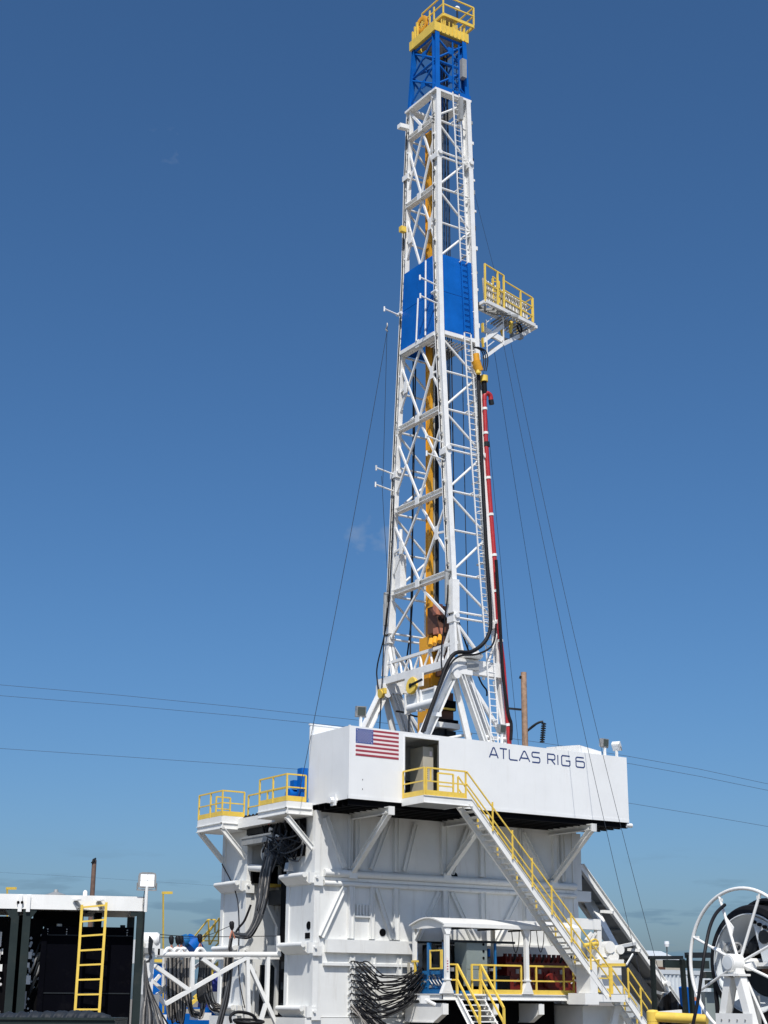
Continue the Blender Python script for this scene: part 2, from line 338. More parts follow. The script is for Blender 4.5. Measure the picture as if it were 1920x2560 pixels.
# support brackets for the overhanging cabin
for x, z0 in ((1.80, 6.62), (6.45, 6.75), (12.2, 6.72)):
    b = MB().hbeam((x, -.25, 8.86), (x, Yf+.05, 8.86), (0, 0, 1), (1, 0, 0), .26, .22, .03, .03); b.build('bracket_arm', SUBW, near)
    MB().hbeam((x, -.1, 8.74), (x, Yf-.02, z0), Vector((0, z0-8.74, -Yf-.08)), (1, 0, 0), .24, .2, .03, .03).build('bracket_strut', SUBW, near)
    MB().box(x-.13, x+.13, -.34, -.25, 8.66, 8.99).build('bracket_cap', SUBW, near)
    MB().box(x-.18, x+.18, Yf-.18, Yf+.03, z0-.24, z0+.05).build('bracket_shoe', SUBW, near)
MB().box(13.66, 14.5, 2.7, 3.1, 5.95, 6.4).build('side_beam', SUBW, near)
MB().box(13.66, 13.95, 2.66, 3.0, 6.42, 8.9).build('side_column', SUBW, near)
MB().box(13.66, 14.4, 2.66, 2.9, 3.2, 4.0).build('side_beam', SUBW, near)
# structure seen in the gap between the boxes
for z in (3.7, 8.5):
    MB().beam((1.3, 4.9, z), (1.3, 8.28, z), .3, .4).build('cross_girder', GREY if z > 8 else SUBW, far)
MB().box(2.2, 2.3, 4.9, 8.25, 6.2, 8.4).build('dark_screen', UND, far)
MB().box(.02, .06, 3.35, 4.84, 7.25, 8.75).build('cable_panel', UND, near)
for x in (1.6, 3.0): MB().beam((x, 8.15, 1.1), (x, 8.15, 8.7), .25, .2, (1, 0, 0)).build('wall_rib', SUBW, far)
for a, b_ in (((1.3, 8.1, 8.4), (2.6, 8.1, 6.5)), ((1.2, 8.1, 6.1), (3.0, 8.1, 3.9)), ((.9, 8.1, 5.9), (2.0, 8.1, 4.0)), ((1.3, 8.1, 3.4), (2.9, 8.1, 1.3))):
    MB().beam(a, b_, .2, .16, (0, 1, 0)).build('wall_brace', SUBW, far)
MB().box(.9, 1.15, 5.1, 8.2, 7.2, 7.6).build('gap_beam', DRK, far)
MB().tube([(.25, 6.8, 6.95), (.25, 8.3, 7.1)], .16, 10).build('gap_pipe', SUBW, far, True)
MB().box(1.0, 2.4, 6.6, 8.0, 5.55, 6.15).build('drive_housing', DRK, far)
MB().box(.6, 1.4, 7.6, 8.2, 6.3, 6.42).build('yellow_bar', YEL, far)
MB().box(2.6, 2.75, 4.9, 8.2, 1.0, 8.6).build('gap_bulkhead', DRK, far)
MB().box(.45, .55, 4.95, 5.95, 1.06, 8.6).build('dark_void_panel', UND, near)  # black panel standing in for the darkness inside the gap
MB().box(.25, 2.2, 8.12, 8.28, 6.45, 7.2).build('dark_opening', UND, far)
MB().box(.5, .55, 8.12, 8.24, 1.1, 3.2).build('door_frame', SUBW, far)
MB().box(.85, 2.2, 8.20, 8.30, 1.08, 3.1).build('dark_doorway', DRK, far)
for z in (1.3, 2.1, 2.9): MB().box(.3, .7, 5.0, 5.5, z, z+.28).build('gap_rack', DRK, near)
for z in (1.5, 1.8, 2.4, 4.2, 4.6, 5.1): MB().tube([(.25, 5.0, z), (.8, 5.25, z+.05)], .05, 7).build('gap_pipe', DRK if z > 2 else STEEL, near)

# ================================================================== drill-floor cabin
cb = thing('drill_floor_cabin', 'long white cabin on brackets with flag, open doorway and rig name lettering', 'cabin', (7.2, 1.5, 9.2))
Z0, Z1, XR_ = 9.20, 12.06, 14.5
DX0, DX1, DZ = 2.63, 4.30, 11.86
MB().box(0, DX0, 0, .08, Z0+.14, Z1).build('flag_wall', WALLW, cb)
wl = MB().box(DX1, XR_, 0, .08, Z0+.14, Z1).build('long_wall', WALLW, cb)
MB().box(DX0, DX1, .001, .08, DZ, Z1).build('door_header', WALLW, cb)
MB().box(0, XR_, -.012, .1, Z0, Z0+.14).build('floor_edge', WALLW, cb)
MB().box(0, .08, .08, 3.05, Z0, Z1-.003).build('left_wall', WALLW, cb)
MB().box(XR_-.08, XR_, .1, 3.05, Z0, Z1-.003).build('right_wall', WALLW, cb)
MB().box(.08, XR_-.08, 2.97, 3.04, Z0, Z1-.01).build('rear_wall', WALLW, cb)
MB().box(.08, XR_-.08, .08, 2.97, Z1-.10, Z1-.04).build('roof', WALLW, cb)
MB().box(.08, XR_-.08, .1, 2.97, Z0+.02, Z0+.12).build('floor', GREY, cb)
MB().box(-.02, .05, -.02, .05, Z0+.001, Z1+.02).build('corner_trim', WALLW, cb)
MB().box(0, 3.4, 3.06, 3.12, Z0+.3, 12.5).build('wind_screen', WALLW, cb)
MB().box(-.03, 3.4, 3.04, 3.15, 12.5, 12.56).build('screen_rail', WALLW, cb)
for x in (DX0-.06, DX1): MB().box(x, x+.06, -.02, .09, Z0+.141, DZ+.06).build('door_jamb', WALLW, cb)
MB().box(DX0, DX1, -.02, .0, DZ, DZ+.06).build('door_jamb', WALLW, cb)
# joists under the overhang
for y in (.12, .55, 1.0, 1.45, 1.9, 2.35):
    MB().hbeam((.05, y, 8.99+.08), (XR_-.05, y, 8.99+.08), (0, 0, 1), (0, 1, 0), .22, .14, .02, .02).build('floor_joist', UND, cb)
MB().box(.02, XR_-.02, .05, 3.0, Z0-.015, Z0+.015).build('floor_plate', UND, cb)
MB().tube([(XR_-.1, .1, 9.1), (XR_+.22, .1, 9.1)], .1, 10).build('lifting_lug', WALLW, cb, True)
lug = MB().box(-.10, .0, 1.0, 1.5, 9.16, 9.4); lug.box(-.16, -.1, .75, 1.1, 9.0, 9.45); lug.tube([(-.3, .95, 9.2), (0, .95, 9.2)], .12, 10); lug.build('lifting_lug', WALLW, cb)
MB().tube([(-.25, 2.9, 9.16), (.05, 2.9, 9.16)], .09, 10).build('lifting_lug', WALLW, cb, True)
for z in (9.95, 9.58): MB().box(.62, .645, -.010, .0, z, z+.05).build('lock_slot', UND, cb)
df = MB().box(.15, 13.55, 3.06, 10.55, 8.96, 9.30).build('drill_floor', UND); solo(df, 'dark drill floor slab lying across both base boxes under the mast', 'floor')
# room behind the open doorway
MB().box(2.1, 2.16, .1, 2.9, Z0+.13, Z1-.11).build('partition', CONT, cb)
MB().box(2.17, 4.9, 2.55, 2.6, Z0+.13, Z1-.11).build('partition', CONT, cb)
MB().box(5.0, 5.06, .1, 2.9, Z0+.13, Z1-.11).build('partition', BEIG, cb)
lk = MB().box(3.78, 4.29, .38, 1.3, Z0+.13, 11.62).build('locker', BEIG, cb)
for k in range(5): MB().box(3.83, 4.02, .37, .379, 10.35+.09*k, 10.37+.09*k).build('locker_vent', DRK, lk)
MB().box(3.2, 4.2, 1.5, 2.4, 9.95, 10.35).build('desk', DRK, cb)
MB().box(4.1, 4.22, .36, .376, 11.25, 11.45).build('notice_card', FWHT, cb)
MB().box(2.55, 2.72, 2.3, 2.5, 9.5, 10.9).build('stack_of_gear', UND, cb)
MB().box(2.85, 3.0, 2.0, 2.2, 10.4, 10.9).build('stack_of_gear', UND, cb)
# flag on the wall: seven red stripes, six white, blue canton with fifty stars
fx0, fx1, fz0, fz1 = 0.285, 2.33, 10.90, 11.98
fl = MB().box(fx0, fx1, -.008, -.002, fz0, fz1).build('flag', FWHT, cb)
st = (fz1-fz0)/13
for i in range(0, 13, 2):
    xa = fx0 if i > 6 else fx0+.82
    MB().box(xa, fx1, -.011, -.0085, fz1-st*(i+1), fz1-st*i).build('flag_stripe', FRED, fl)
MB().box(fx0, fx0+.82, -.0125, -.0085, fz1-st*7, fz1).build('flag_canton', FBLU, fl)
sb = MB()
for r_ in range(9):
    for c_ in range(6 if r_ % 2 == 0 else 5):
        cx = fx0+.82*((c_*2+1+(r_ % 2))/12); cz = fz1-st*7*((r_+1)/10)
        pts = []
        for k in range(10):
            q = math.pi/2+k*math.pi/5; rr = .034 if k % 2 == 0 else .0145
            pts.append((cx+rr*math.cos(q), -.0155, cz+rr*math.sin(q)))
        sb.extr(pts, (0, .0025, 0))
sb.build('flag_stars', FWHT, fl)
# rig name in thin rounded strokes
GL = {'A': [[(0, 0), (.42, .96), (.5, 1), (.58, .96), (1, 0)], [(.17, .3), (.83, .3)]],
      'T': [[(0, 1), (1, 1)], [(.5, .96), (.5, 0)]],
      'L': [[(0, 1), (0, .12), (.12, 0), (1, 0)]],
      'S': [[(1, 1), (.12, 1), (0, .88), (0, .64), (.12, .52), (.88, .52), (1, .4), (1, .12), (.88, 0), (0, 0)]],
      'R': [[(0, 0), (0, 1), (.86, 1), (1, .88), (1, .58), (.86, .46), (.04, .46)], [(.5, .43), (1, 0)]],
      'I': [[(.5, 1), (.5, 0)]],
      'G': [[(1, 1), (.12, 1), (0, .88), (0, .12), (.12, 0), (.88, 0), (1, .12), (1, .5), (.5, .5)]],
      '6': [[(.95, 1), (.14, 1), (0, .88), (0, .12), (.12, 0), (.88, 0), (1, .12), (1, .5), (.88, .6), (.04, .6)]]}
def stroke(pl_, hw, y):
    pts = [Vector(p) for p in pl_]; Lf, Rt = [], []
    for i, p in enumerate(pts):
        d0 = (p-pts[i-1]).normalized() if i else (pts[1]-p).normalized()
        d1 = (pts[i+1]-p).normalized() if i < len(pts)-1 else d0
        n0 = Vector((-d0.y, d0.x)); n1 = Vector((-d1.y, d1.x)); m_ = (n0+n1).normalized(); k = hw/max(.4, m_.dot(n0))
        Lf.append(p+m_*k); Rt.append(p-m_*k)
    b = MB()
    for i in range(len(pts)-1):
        b.add([(q.x, y, q.y) for q in (Lf[i], Lf[i+1], Rt[i+1], Rt[i])], [(0, 1, 2, 3)])
    return b
for ch, xa, xb in (('A', 6.85, 7.37), ('T', 7.40, 7.84), ('L', 7.90, 8.40), ('A', 8.43, 9.05), ('S', 9.12, 9.60), ('R', 9.97, 10.43), ('I', 10.50, 10.62), ('G', 10.74, 11.26), ('6', 11.54, 12.07)):
    b = MB()
    for k, s_ in enumerate(GL[ch]):
        q = stroke([(xa+.03+(xb-xa-.06)*p[0], 11.40+.425*p[1]) for p in s_], .029, -.006-.0015*k)
        b.add(q.v, q.f)
    b.build('letter', NAVY, wl)
# ================================================================== mast
XL = 7.85; YC = 6.45
YN = [(16.2, 3.70), (20, 3.95), (26.7, 4.40), (32.7, 4.82), (36.9, 4.95), (42.3, 4.98), (46.4, 5.02), (49.9, 5.05)]
YFT = [(16.2, 9.30), (20, 9.05), (26.7, 8.62), (32.7, 8.15), (36.9, 7.85), (42.3, 7.66), (46.4, 7.40), (49.9, 7.0)]
XRt = [(9.4, 10.9), (16.2, 10.42), (19.5, 10.02), (36.9, 9.94), (46.4, 9.74), (49.9, 9.58)]
yn = lambda z: pl(YN, z)
yf = lambda z: pl(YFT, z)
yc = lambda z: (yn(z)+yf(z))/2
xr = lambda z: pl(XRt, z)
LV = [16.35, 20.45, 24.55, 28.75, 32.72, 36.85, 40.85, 44.75]
ZJ, ZT = 46.35, 49.9
mast = thing('drilling_mast', 'tall white and blue lattice drilling mast standing on the drill floor', 'drilling mast', (8.9, YC, 9.4))
def leg_h(segz, xf, yfn, m, d=.48, w_=.25):
    b = MB()
    for z0, z1 in zip(segz, segz[1:]):
        p = Vector((xf(z0), yfn(z0), z0)); q = Vector((xf(z1), yfn(z1), z1))
        b.hbeam(p, q, (0, 1, 0), (1, 0, 0), d, w_, .045, .03)
    return b
for xf in (lambda z: XL, xr):
    for yfn in (yn, yf):
        leg_h([18.2, 22, 26.65, 32.7, 36.9, 42.3, ZJ], xf, yfn, MASTW, .48 if yfn is yn else .38).build('leg', MASTW, mast)
        leg_h([ZJ+.12, ZT], xf, yfn, BLU, .34 if yfn is yn else .18, .25).build('upper_leg', BLU, mast)
        # flared foot from the pin joint down to the shoe
        b = MB()
        zb = 16.3 if xf is not xr else 9.4
        s_ = -1 if yfn is yn else 1
        p = Vector((xf(18.2), yfn(18.2), 18.2))
        if xf is xr:
            b.beam(p, (xf(zb), yfn(16.3)-.1*s_, zb), .17, .22, (0, 1, 0))
        else:
            b.beam(p+Vector((-.05, 0, 0)), (XL-.12, yfn(16.3)+.05*s_, 16.5), .12, .40, (0, 1, 0))
            b.beam(p+Vector((.08, 0, 0)), (XL+.42, yfn(16.3)-.1*s_, 16.5), .12, .34, (0, 1, 0))
        b.build('leg_foot', MASTW, mast)
def P_left(t, z, x=XL): return Vector((x, lerp_s(yn(z), yf(z), t), z))
def lerp_s(a, b, t): return a+(b-a)*t
def bar(name, p, q, w_, h_, m, up=(0, 0, 1)): return MB().beam(p, q, w_, h_, up).build(name, m, mast)
def rod(name, p, q, r, m): return MB().tube([p, q], r, 8).build(name, m, mast, True)
# left face: double-cross bracing between level girts
for i, z in enumerate(LV):
    if i == 0: continue
    if z in (36.85,): continue
    a, c = P_left(.06, z), P_left(.94, z)
    MB().hbeam(a, c, (0, 0, 1), (1, 0, 0), .25, .32, .03, .03).build('girt', MASTW, mast)
    MB().box(XL-.19, XL-.16, yc(z)-.16, yc(z)+.16, z-.18, z+.2).build('gusset_plate', MASTW, mast)
for i in range(1, len(LV)):
    z0 = LV[i-1]; z1 = LV[i] if i < len(LV) else ZJ
    if i == 5: continue                                      # blue wind screen bay
    h_ = z1-z0
    for s_ in (0, 1):
        e = (lambda t, z, s=s_: P_left(.05 if s == 0 else .95, z, XL-.02))
        if i > 1:
            bar('brace', Vector((XL-.02, yc(z0), z0+.12)), e(0, z0+.80*h_), .085, .10, MASTW)
        bar('brace', Vector((XL+.03, yc(z1), z1-.15)), e(0, z0+.24*h_ if i > 1 else 18.3), .085, .10, MASTW)
        if i > 1 and (i % 2 == 0):
            yy = lerp_s(yc(z0+.5*h_), yn(z0+.5*h_) if s_ == 0 else yf(z0+.5*h_), .63)
            MB().box(XL-.12, XL-.09, yy-.13, yy+.13, z0+.44*h_, z0+.60*h_).build('gusset_plate', MASTW, mast)
            bar('stub_brace', Vector((XL-.04, yy, z0+.52*h_)), e(0, z0+.50*h_), .09, .1, MASTW)
for s_ in (0.05, 0.95): bar('brace', Vector((XL, yc(45), 44.9)), P_left(s_, 46.2), .10, .12, MASTW)
# near and far faces: K bracing with girts
for yfn, off in ((yn, -.02), (yf, .02)):
    for i, z in enumerate(LV):
        if i == 0: continue
        zz = lambda z_, t: Vector((lerp_s(XL+.12, xr(z_)-.1, t), yfn(z_)+off, z_))
        rod('girt', zz(z-.05, 0), zz(z-.05, 1), .06, MASTW)
        zm = z+2.05
        if z < 36.5 and not (32 < z < 36): pass
        if zm < ZJ and abs(z-32.72) > .1:
            rod('brace', zz(z+.12, 0), zz(zm-.12, 1), .062, MASTW)
        zl = z-2.0
        rod('brace', zz(z-.25, 0), zz(zl+.15, 1), .06, MASTW)
        if abs(z-36.85) > .1:
            dbl = abs(zl-26.7) < .3 or abs(zl-18.4) < .3 or abs(zl-42.7) < .3
            for dz in ((.14, -.14) if dbl else (0,)): rod('girt', zz(zl+dz, 0), zz(zl+dz, 1), .055, MASTW)
    for z in (26.6, 18.35, 42.7):
        for x in (XL, xr(z)):
            b = MB().tube([(x, yfn(z)-.34, z), (x, yfn(z)+.34, z)], .12, 12)
            b.box(x-.17, x+.17, yfn(z)-.25, yfn(z)+.25, z-.3, z-.02); b.build('pin_joint', MASTW, mast, True)
rod('brace', (XL+.1, yn(46), 45.0), (9.65, yn(46), 46.2), .06, MASTW)
# back-leg side ties seen through the left face
for z in LV[1:]:
    rod('girt', (xr(z), yn(z)+.1, z+.9), (xr(z), yn(z)+.9, z+.9), .06, MASTW)
# cables, clamps and small fittings along the legs
rnd = random.Random(17)
for x_, yfn, dy in ((XL-.10, yn, .16), (XL-.10, yf, -.10), (XL-.12, yf, .08)):
    MB().tube([(x_+rnd.uniform(-.015, .015), yfn(z)+dy, z) for z in (18.4, 20, 22.5, 25, 27.5, 30, 32.7, 35, 37, 40, 43, 46)], .026, 6).build('leg_cable', BLK, mast, True)
for k in range(26):
    z = 18.8+1.05*k+rnd.uniform(-.2, .2)
    for x, yfn, s_ in ((XL-.10, yn, 1), (XL-.10, yf, -1)):
        MB().box(x-.04, x+.03, yfn(z)+s_*.10-.05, yfn(z)+s_*.10+.07, z, z+.10).build('cable_clamp', GREY if k % 3 else MASTW, mast)
    a = xr(z)+.13; h_ = rnd.uniform(.1, .3)
    MB().box(a, a+rnd.uniform(.06, .16), yn(z)-.2, yn(z)-.02, z, z+h_).build('leg_fitting', (MASTW, GREY, MASTW, DRK)[k % 4], mast)
for k in range(12):
    z = 19.5+2.1*k; MB().tube([(xr(z)-.5, yn(z)-.06, z), (xr(z)-.1, yn(z)-.2, z+.12)], .03, 6).build('hose_standoff', MASTW, mast, True)
# joint frame between white and blue sections
for yy in (yn(ZJ), yf(ZJ)): MB().box(XL-.2, xr(ZJ)+.2, yy-.22, yy+.22, ZJ-.02, ZJ+.10).build('joint_frame', MASTW, mast)
for x in (XL, xr(ZJ)): MB().box(x-.22, x+.22, yn(ZJ)+.225, yf(ZJ)-.225, ZJ-.02, ZJ+.10).build('joint_frame', MASTW, mast)
MB().box(XL-.18, xr(ZJ)+.17, yn(ZJ)-.2, yn(ZJ)-.05, ZJ+.105, ZJ+.35).build('blue_sill', BLU, mast)
# blue crown section: crossed bracing on each face
def face_bays(pa, pb, z0, z1, n=2, m=BLU):
    for k in range(n):
        a, b_ = lerp_s(z0, z1, k/n), lerp_s(z0, z1, (k+1)/n)
        rod('upper_brace', pa(a+.1), pb(b_-.1), .06, m); rod('upper_brace', pb(a+.1), pa(b_-.1), .055, m)
        rod('upper_girt', pa(b_), pb(b_), .07, m)
A_, B_ = (lambda z: Vector((XL, yn(z), z))), (lambda z: Vector((XL, yf(z), z)))
C_, D_ = (lambda z: Vector((xr(z), yn(z), z))), (lambda z: Vector((xr(z), yf(z), z)))
for pa, pb in ((A_, B_), (A_, C_), (B_, D_), (C_, D_)): face_bays(pa, pb, ZJ+.35, ZT-.1)
for zc in (47.3, 49.0):
    MB().box(XL-.05, XL+.05, yc(zc)-.16, yc(zc)+.16, zc-.1, zc+.3).build('gusset_plate', BLU, mast)
    MB().box(8.62, 8.95, yn(zc)-.06, yn(zc)+.02, zc-.1, zc+.3).build('gusset_plate', BLU, mast)
# blue wind screen panels round the racking board level
zb, zt = 32.86, 37.0
def wsp(a, b_, z0, z1, nrm):
    A, B, C, D = a(z0), b_(z0), b_(z1), a(z1)
    MB().extr([A, B, C, D], V(nrm)*.05).build('wind_screen_panel', BLU, mast)
zm = 34.95
ym = lambda z: YC
for z0, z1 in ((zb, zm-.012), (zm+.012, zt)):
    wsp(lambda z: Vector((XL-.13, yn(z)+.24, z)), lambda z: Vector((XL-.13, yc(z)-.012, z)), z0, z1, (-1, 0, 0))
    wsp(lambda z: Vector((XL-.13, yc(z)+.012, z)), lambda z: Vector((XL-.13, yf(z)-.17, z)), z0, z1, (-1, 0, 0))
    wsp(lambda z: Vector((XL+.17, yn(z)-.15, z)), lambda z: Vector((xr(z)-.16, yn(z)-.15, z)), z0, z1, (0, -1, 0))
    wsp(lambda z: Vector((XL+.17, yf(z)+.15, z)), lambda z: Vector((xr(z)-.16, yf(z)+.15, z)), z0, z1, (0, 1, 0))
MB().beam((XL-.14, yn(zb)+.2, zb-.12), (XL-.14, yf(zb)-.2, zb-.12), .16, .2).build('screen_sill', MASTW, mast)
MB().beam((XL+.17, yn(zb)-.16, zb-.12), (xr(zb)-.1, yn(zb)-.16, zb-.12), .12, .2).build('screen_sill', MASTW, mast)
for t_, z0, z1 in ((.50, zb, 35.1), (.26, zb, 36.9)):
    p, q = P_left(t_, z0, XL-.24), P_left(t_*.92, z1, XL-.24); rod('screen_post', p, q, .045, MASTW)
for k in range(9):
    x = XL+.2+.2*k; rod('racking_finger', (x, yn(32.6)+.2, 32.55), (x, yn(32.6)+1.3, 32.55), .045, MASTW)
b = MB().box(8.9, 9.8, YC-.5, YC+.8, 32.5, 32.62); b.build('inner_walkway', GREY, mast)
# horizontal cable arms with hooked ends
for yfn, zs in ((yf, (34.85, 26.55, 25.7)), (yn, (35.35, 34.35, 26.95, 26.05))):
    for z in zs:
        x0 = XL-.1; L_ = 1.05 if yfn is yf else 1.0
        b = MB().tube([(x0, yfn(z), z-.05), (x0-L_, yfn(z), z+.10)], .042, 8)
        b.tube([(x0-L_, yfn(z), z+.22), (x0-L_, yfn(z), z-.04)], .045, 8); b.build('cable_arm', MASTW, mast, True)
for yfn in (yn, yf):
    b = MB().tube([(XL-.25, yfn(35)-.2, 34.9), (XL-.25, yfn(35)+.2, 34.9)], .08, 10); b.build('pin_joint', MASTW, mast, True)
# small boxes and lights fixed along the far-left leg
p = at(1017, 322, X=XL-.3); MB().obox(p-V(.5, .15, .12), (.55, 0, .06), (0, .3, 0), (0, 0, .24)).build('beacon_box', MASTW, mast)
p = at(1008, 575, X=XL-.3); MB().obox(p-V(.2, .15, .15), (.3, 0, .0), (0, .25, 0), (0, 0, .3)).build('yellow_box', YEL, mast)
p = at(1002, 1425, X=XL+.1); b = MB().box(p.x-.1, p.x+.25, p.y-.1, p.y+.35, 20.3, 22.3); b.tube([(p.x, p.y, 22.3), (p.x, p.y, 23.6)], .08, 8); b.build('riser_box', MASTW, mast)
for yfn in (yn, yf):
    p = Vector((XL-.28, yfn(20), 19.4))
    b = MB().tube([p+V(0, 0, 1.0), p+V(0, 0, -.5)], .10, 10); b.tube([p+V(.25, 0, 1.1), p+V(-.06, 0, 1.05)], .09, 8); b.build('snatch_block', GREY, mast, True)
    MB().box(XL-.19, XL+.19, yfn(19)-.27, yfn(19)+.27, 18.5, 20.05).build('splice_plate', MASTW, mast)
# lower cross truss on the left face
ta, tb = (lambda t: Vector((XL-.05, lerp_s(yn(17.1)-.25, yf(17.1)+.15, t), 17.08))), (lambda t: Vector((XL-.08, lerp_s(yn(16.3)-.15, yf(16.3)+.55, t), 16.22)))
MB().beam(ta(0), ta(1), .14, .14).build('truss_chord', MASTW, mast)
MB().beam(tb(0), tb(1), .30, .34).build('truss_chord', MASTW, mast)
for k in range(7):
    rod('truss_web', ta((k+.5)/7), tb((k)/7*.93+.02), .055, MASTW); rod('truss_web', ta((k+.5)/7), tb((k+1)/7*.93+.02), .05, MASTW)
for t in (.06, .10, .93): rod('truss_web', ta(t), tb(t), .06, MASTW)
for yfn in (yn, yf): rod('leg_stay', (XL, yfn(18.2), 18.1), tb(.2 if yfn is yn else .80)+V(0, 0, .2), .09, MASTW)
# right-hand bracing between pin joint and floor
for yfn in (yn, yf):
    rod('brace', (XL+.1, yfn(18.2), 18.1), (9.3, yfn(16.5), 16.6), .09, MASTW)
    b = MB().box(XL+.1, xr(16.3)+.15, yfn(16.4)-.16, yfn(16.4)+.16, 15.75, 16.4); b.build('base_girder', MASTW, mast)
    rod('brace', (8.3, yfn(16.3), 15.8), (10.4, yfn(16.3), 13.2), .12, MASTW)
    for z0, z1, xa, xb in ((13.2, 15.6, 10.5, 10.0), (12.8, 10.6, 10.6, 9.6), (15.6, 17.8, 9.4, 10.2)):
        rod('brace', (xa, yfn(16.3), z0), (xb, yfn(16.3), z1), .07, MASTW)
    rod('girt', (9.2, yfn(16.3), 13.0), (10.6, yfn(16.3), 13.0), .08, MASTW)
    rod('brace', (9.0, yfn(16.3), 12.2), (9.9, yfn(16.3), 13.0), .07, MASTW); rod('brace', (9.0, yfn(16.3), 11.2), (10.0, yfn(16.3), 12.4), .07, MASTW)
p = at(1160, 1652, Y=yn(16.4)-.2); MB().box(p.x+.1, p.x+.75, p.y-.12, p.y, 15.9, 16.2).build('junction_box', GREY, mast)
MB().lathe((8.7, yn(16.4)-.05, 16.45), (0, 0, 1), [(0, .0), (.45, .0), (.55, .12), (.5, .2), (0, .2)], 20).build('hose_saddle', MASTW, mast, True)
# yellow guide rail inside the mast and its foot
gx = at(1073, 1115, Y=YC+.45).x; gy = YC+.45
MB().hbeam((gx, gy, 9.4), (gx, gy, 45.2), (0, 1, 0), (1, 0, 0), .42, .14, .04, .06).build('guide_rail', ORG, mast)
for k in range(16): MB().box(gx-.09, gx-.072, gy-.1, gy+.1, 18+1.7*k, 18.35+1.7*k).build('rail_clamp', ORG, mast)
MB().box(gx-.32, gx+.10, gy-.42, gy+.40, 15.2, 18.0).build('rail_carriage', ORG, mast)
MB().box(gx-.28, gx+.22, gy-.55, gy-.43, 15.6, 18.5).build('carriage_plate', ORG, mast)
MB().box(gx-.32, gx+.25, gy-.40, gy+.36, 11.6, 14.0).build('rail_foot', ORG, mast)
MB().box(gx-.40, gx-.32, gy-.42, gy+.42, 9.4, 15.0).build('foot_plate', ORG, mast)
MB().box(gx+.14, gx+.2, gy-.2, gy+.3, 11.0, 45.0).build('drive_track', BEIG, mast)
# vertical pipes inside
for x, y, z0, z1, r, m in ((9.55, 7.6, 9.4, 45, .10, BLK), (8.35, 8.3, 9.4, 32, .04, WIRE), (9.0, 6.0, 19, 49.5, .025, WIRE), (9.12, 6.0, 19, 49.5, .025, WIRE), (9.24, 6.0, 19, 49.5, .025, WIRE), (9.36, 6.0, 19, 49.5, .025, WIRE), (8.72, 5.2, 20, 49.4, .03, WIRE), (8.95, 5.2, 20, 49.4, .03, WIRE), (9.6, 5.1, 16, 49.4, .02, WIRE)):
    MB().tube([(x, y, z0), (lerp_s(x, 8.9, .15), lerp_s(y, YC, .3), z1)], r, 6).build('mast_line', m, mast, True)
# ladder on the near face
lad = MB()
def lx(z): return pl(LX, z)
LX = []
for (xa, xb, y_) in ((1131.8, 1148, 253), (1145.5, 1163.5, 500), (1161.5, 1180, 860), (1177.8, 1196, 1141), (1200, 1222, 1470), (1216, 1235.8, 1650), (1224, 1246, 1790)):
    z_ = 30
    for k in range(6): p = at((xa+xb)/2, y_, Y=yn(z_)-.32); z_ = p.z
    LX.append((z_, p.x))
LX.sort()
zs = [9.6, 14, 16.4, 20, 26.6, 32.95, 36.85, 42, 46.45, 49.6]
rl = None
for s_ in (-.2, .2):
    for run in (zs[:6], zs[6:9]):
        b = MB()
        for z0, z1 in zip(run, run[1:]): b.beam((lx(z0)+s_, yn(z0)-.32, z0), (lx(z1)+s_, yn(z1)-.32, z1), .045, .055, (0, 1, 0))
        o = b.build('ladder_rail', MASTW, mast); rl = rl or o
z = 9.8
while z < 49.4:
    m_ = BLU if 33 < z < 36.8 or z > ZJ else MASTW
    MB().tube([(lx(z)-.2, yn(z)-.32, z), (lx(z)+.2, yn(z)-.32, z)], .022, 6, False).build('ladder_rung', m_, rl)
    z += .305
for s_ in (-.2, .2):
    b = MB().beam((lx(33)+s_, yn(33)-.36, 33.0), (lx(36.8)+s_, yn(36.8)-.36, 36.8), .05, .06, (0, 1, 0)); b.build('ladder_rail', BLU, mast)
    b = MB().beam((lx(46.6)+s_, yn(46.6)-.36, 46.5), (lx(49.4)+s_, yn(49.4)-.36, 49.4), .05, .06, (0, 1, 0)); b.build('ladder_rail', BLU, mast)
for z in LV[1:]:
    for s_ in (-.2, .2): MB().beam((lx(z)+s_, yn(z)-.3, z), (lx(z)+s_, yn(z)-.02, z), .05, .05).build('ladder_bracket', MASTW, mast)
p = at(1155, 172, Y=yn(48)-.2); MB().box(p.x-.12, p.x+.16, p.y-.2, p.y+.1, p.z-.6, p.z+.5).build('climb_assist_box', GREY, mast)
p = at(1148, 268, Y=yn(45)-.3); MB().box(p.x-.08, p.x+.12, p.y-.2, p.y+.1, p.z-.8, p.z+.5).build('climb_assist_box', GREY, mast)

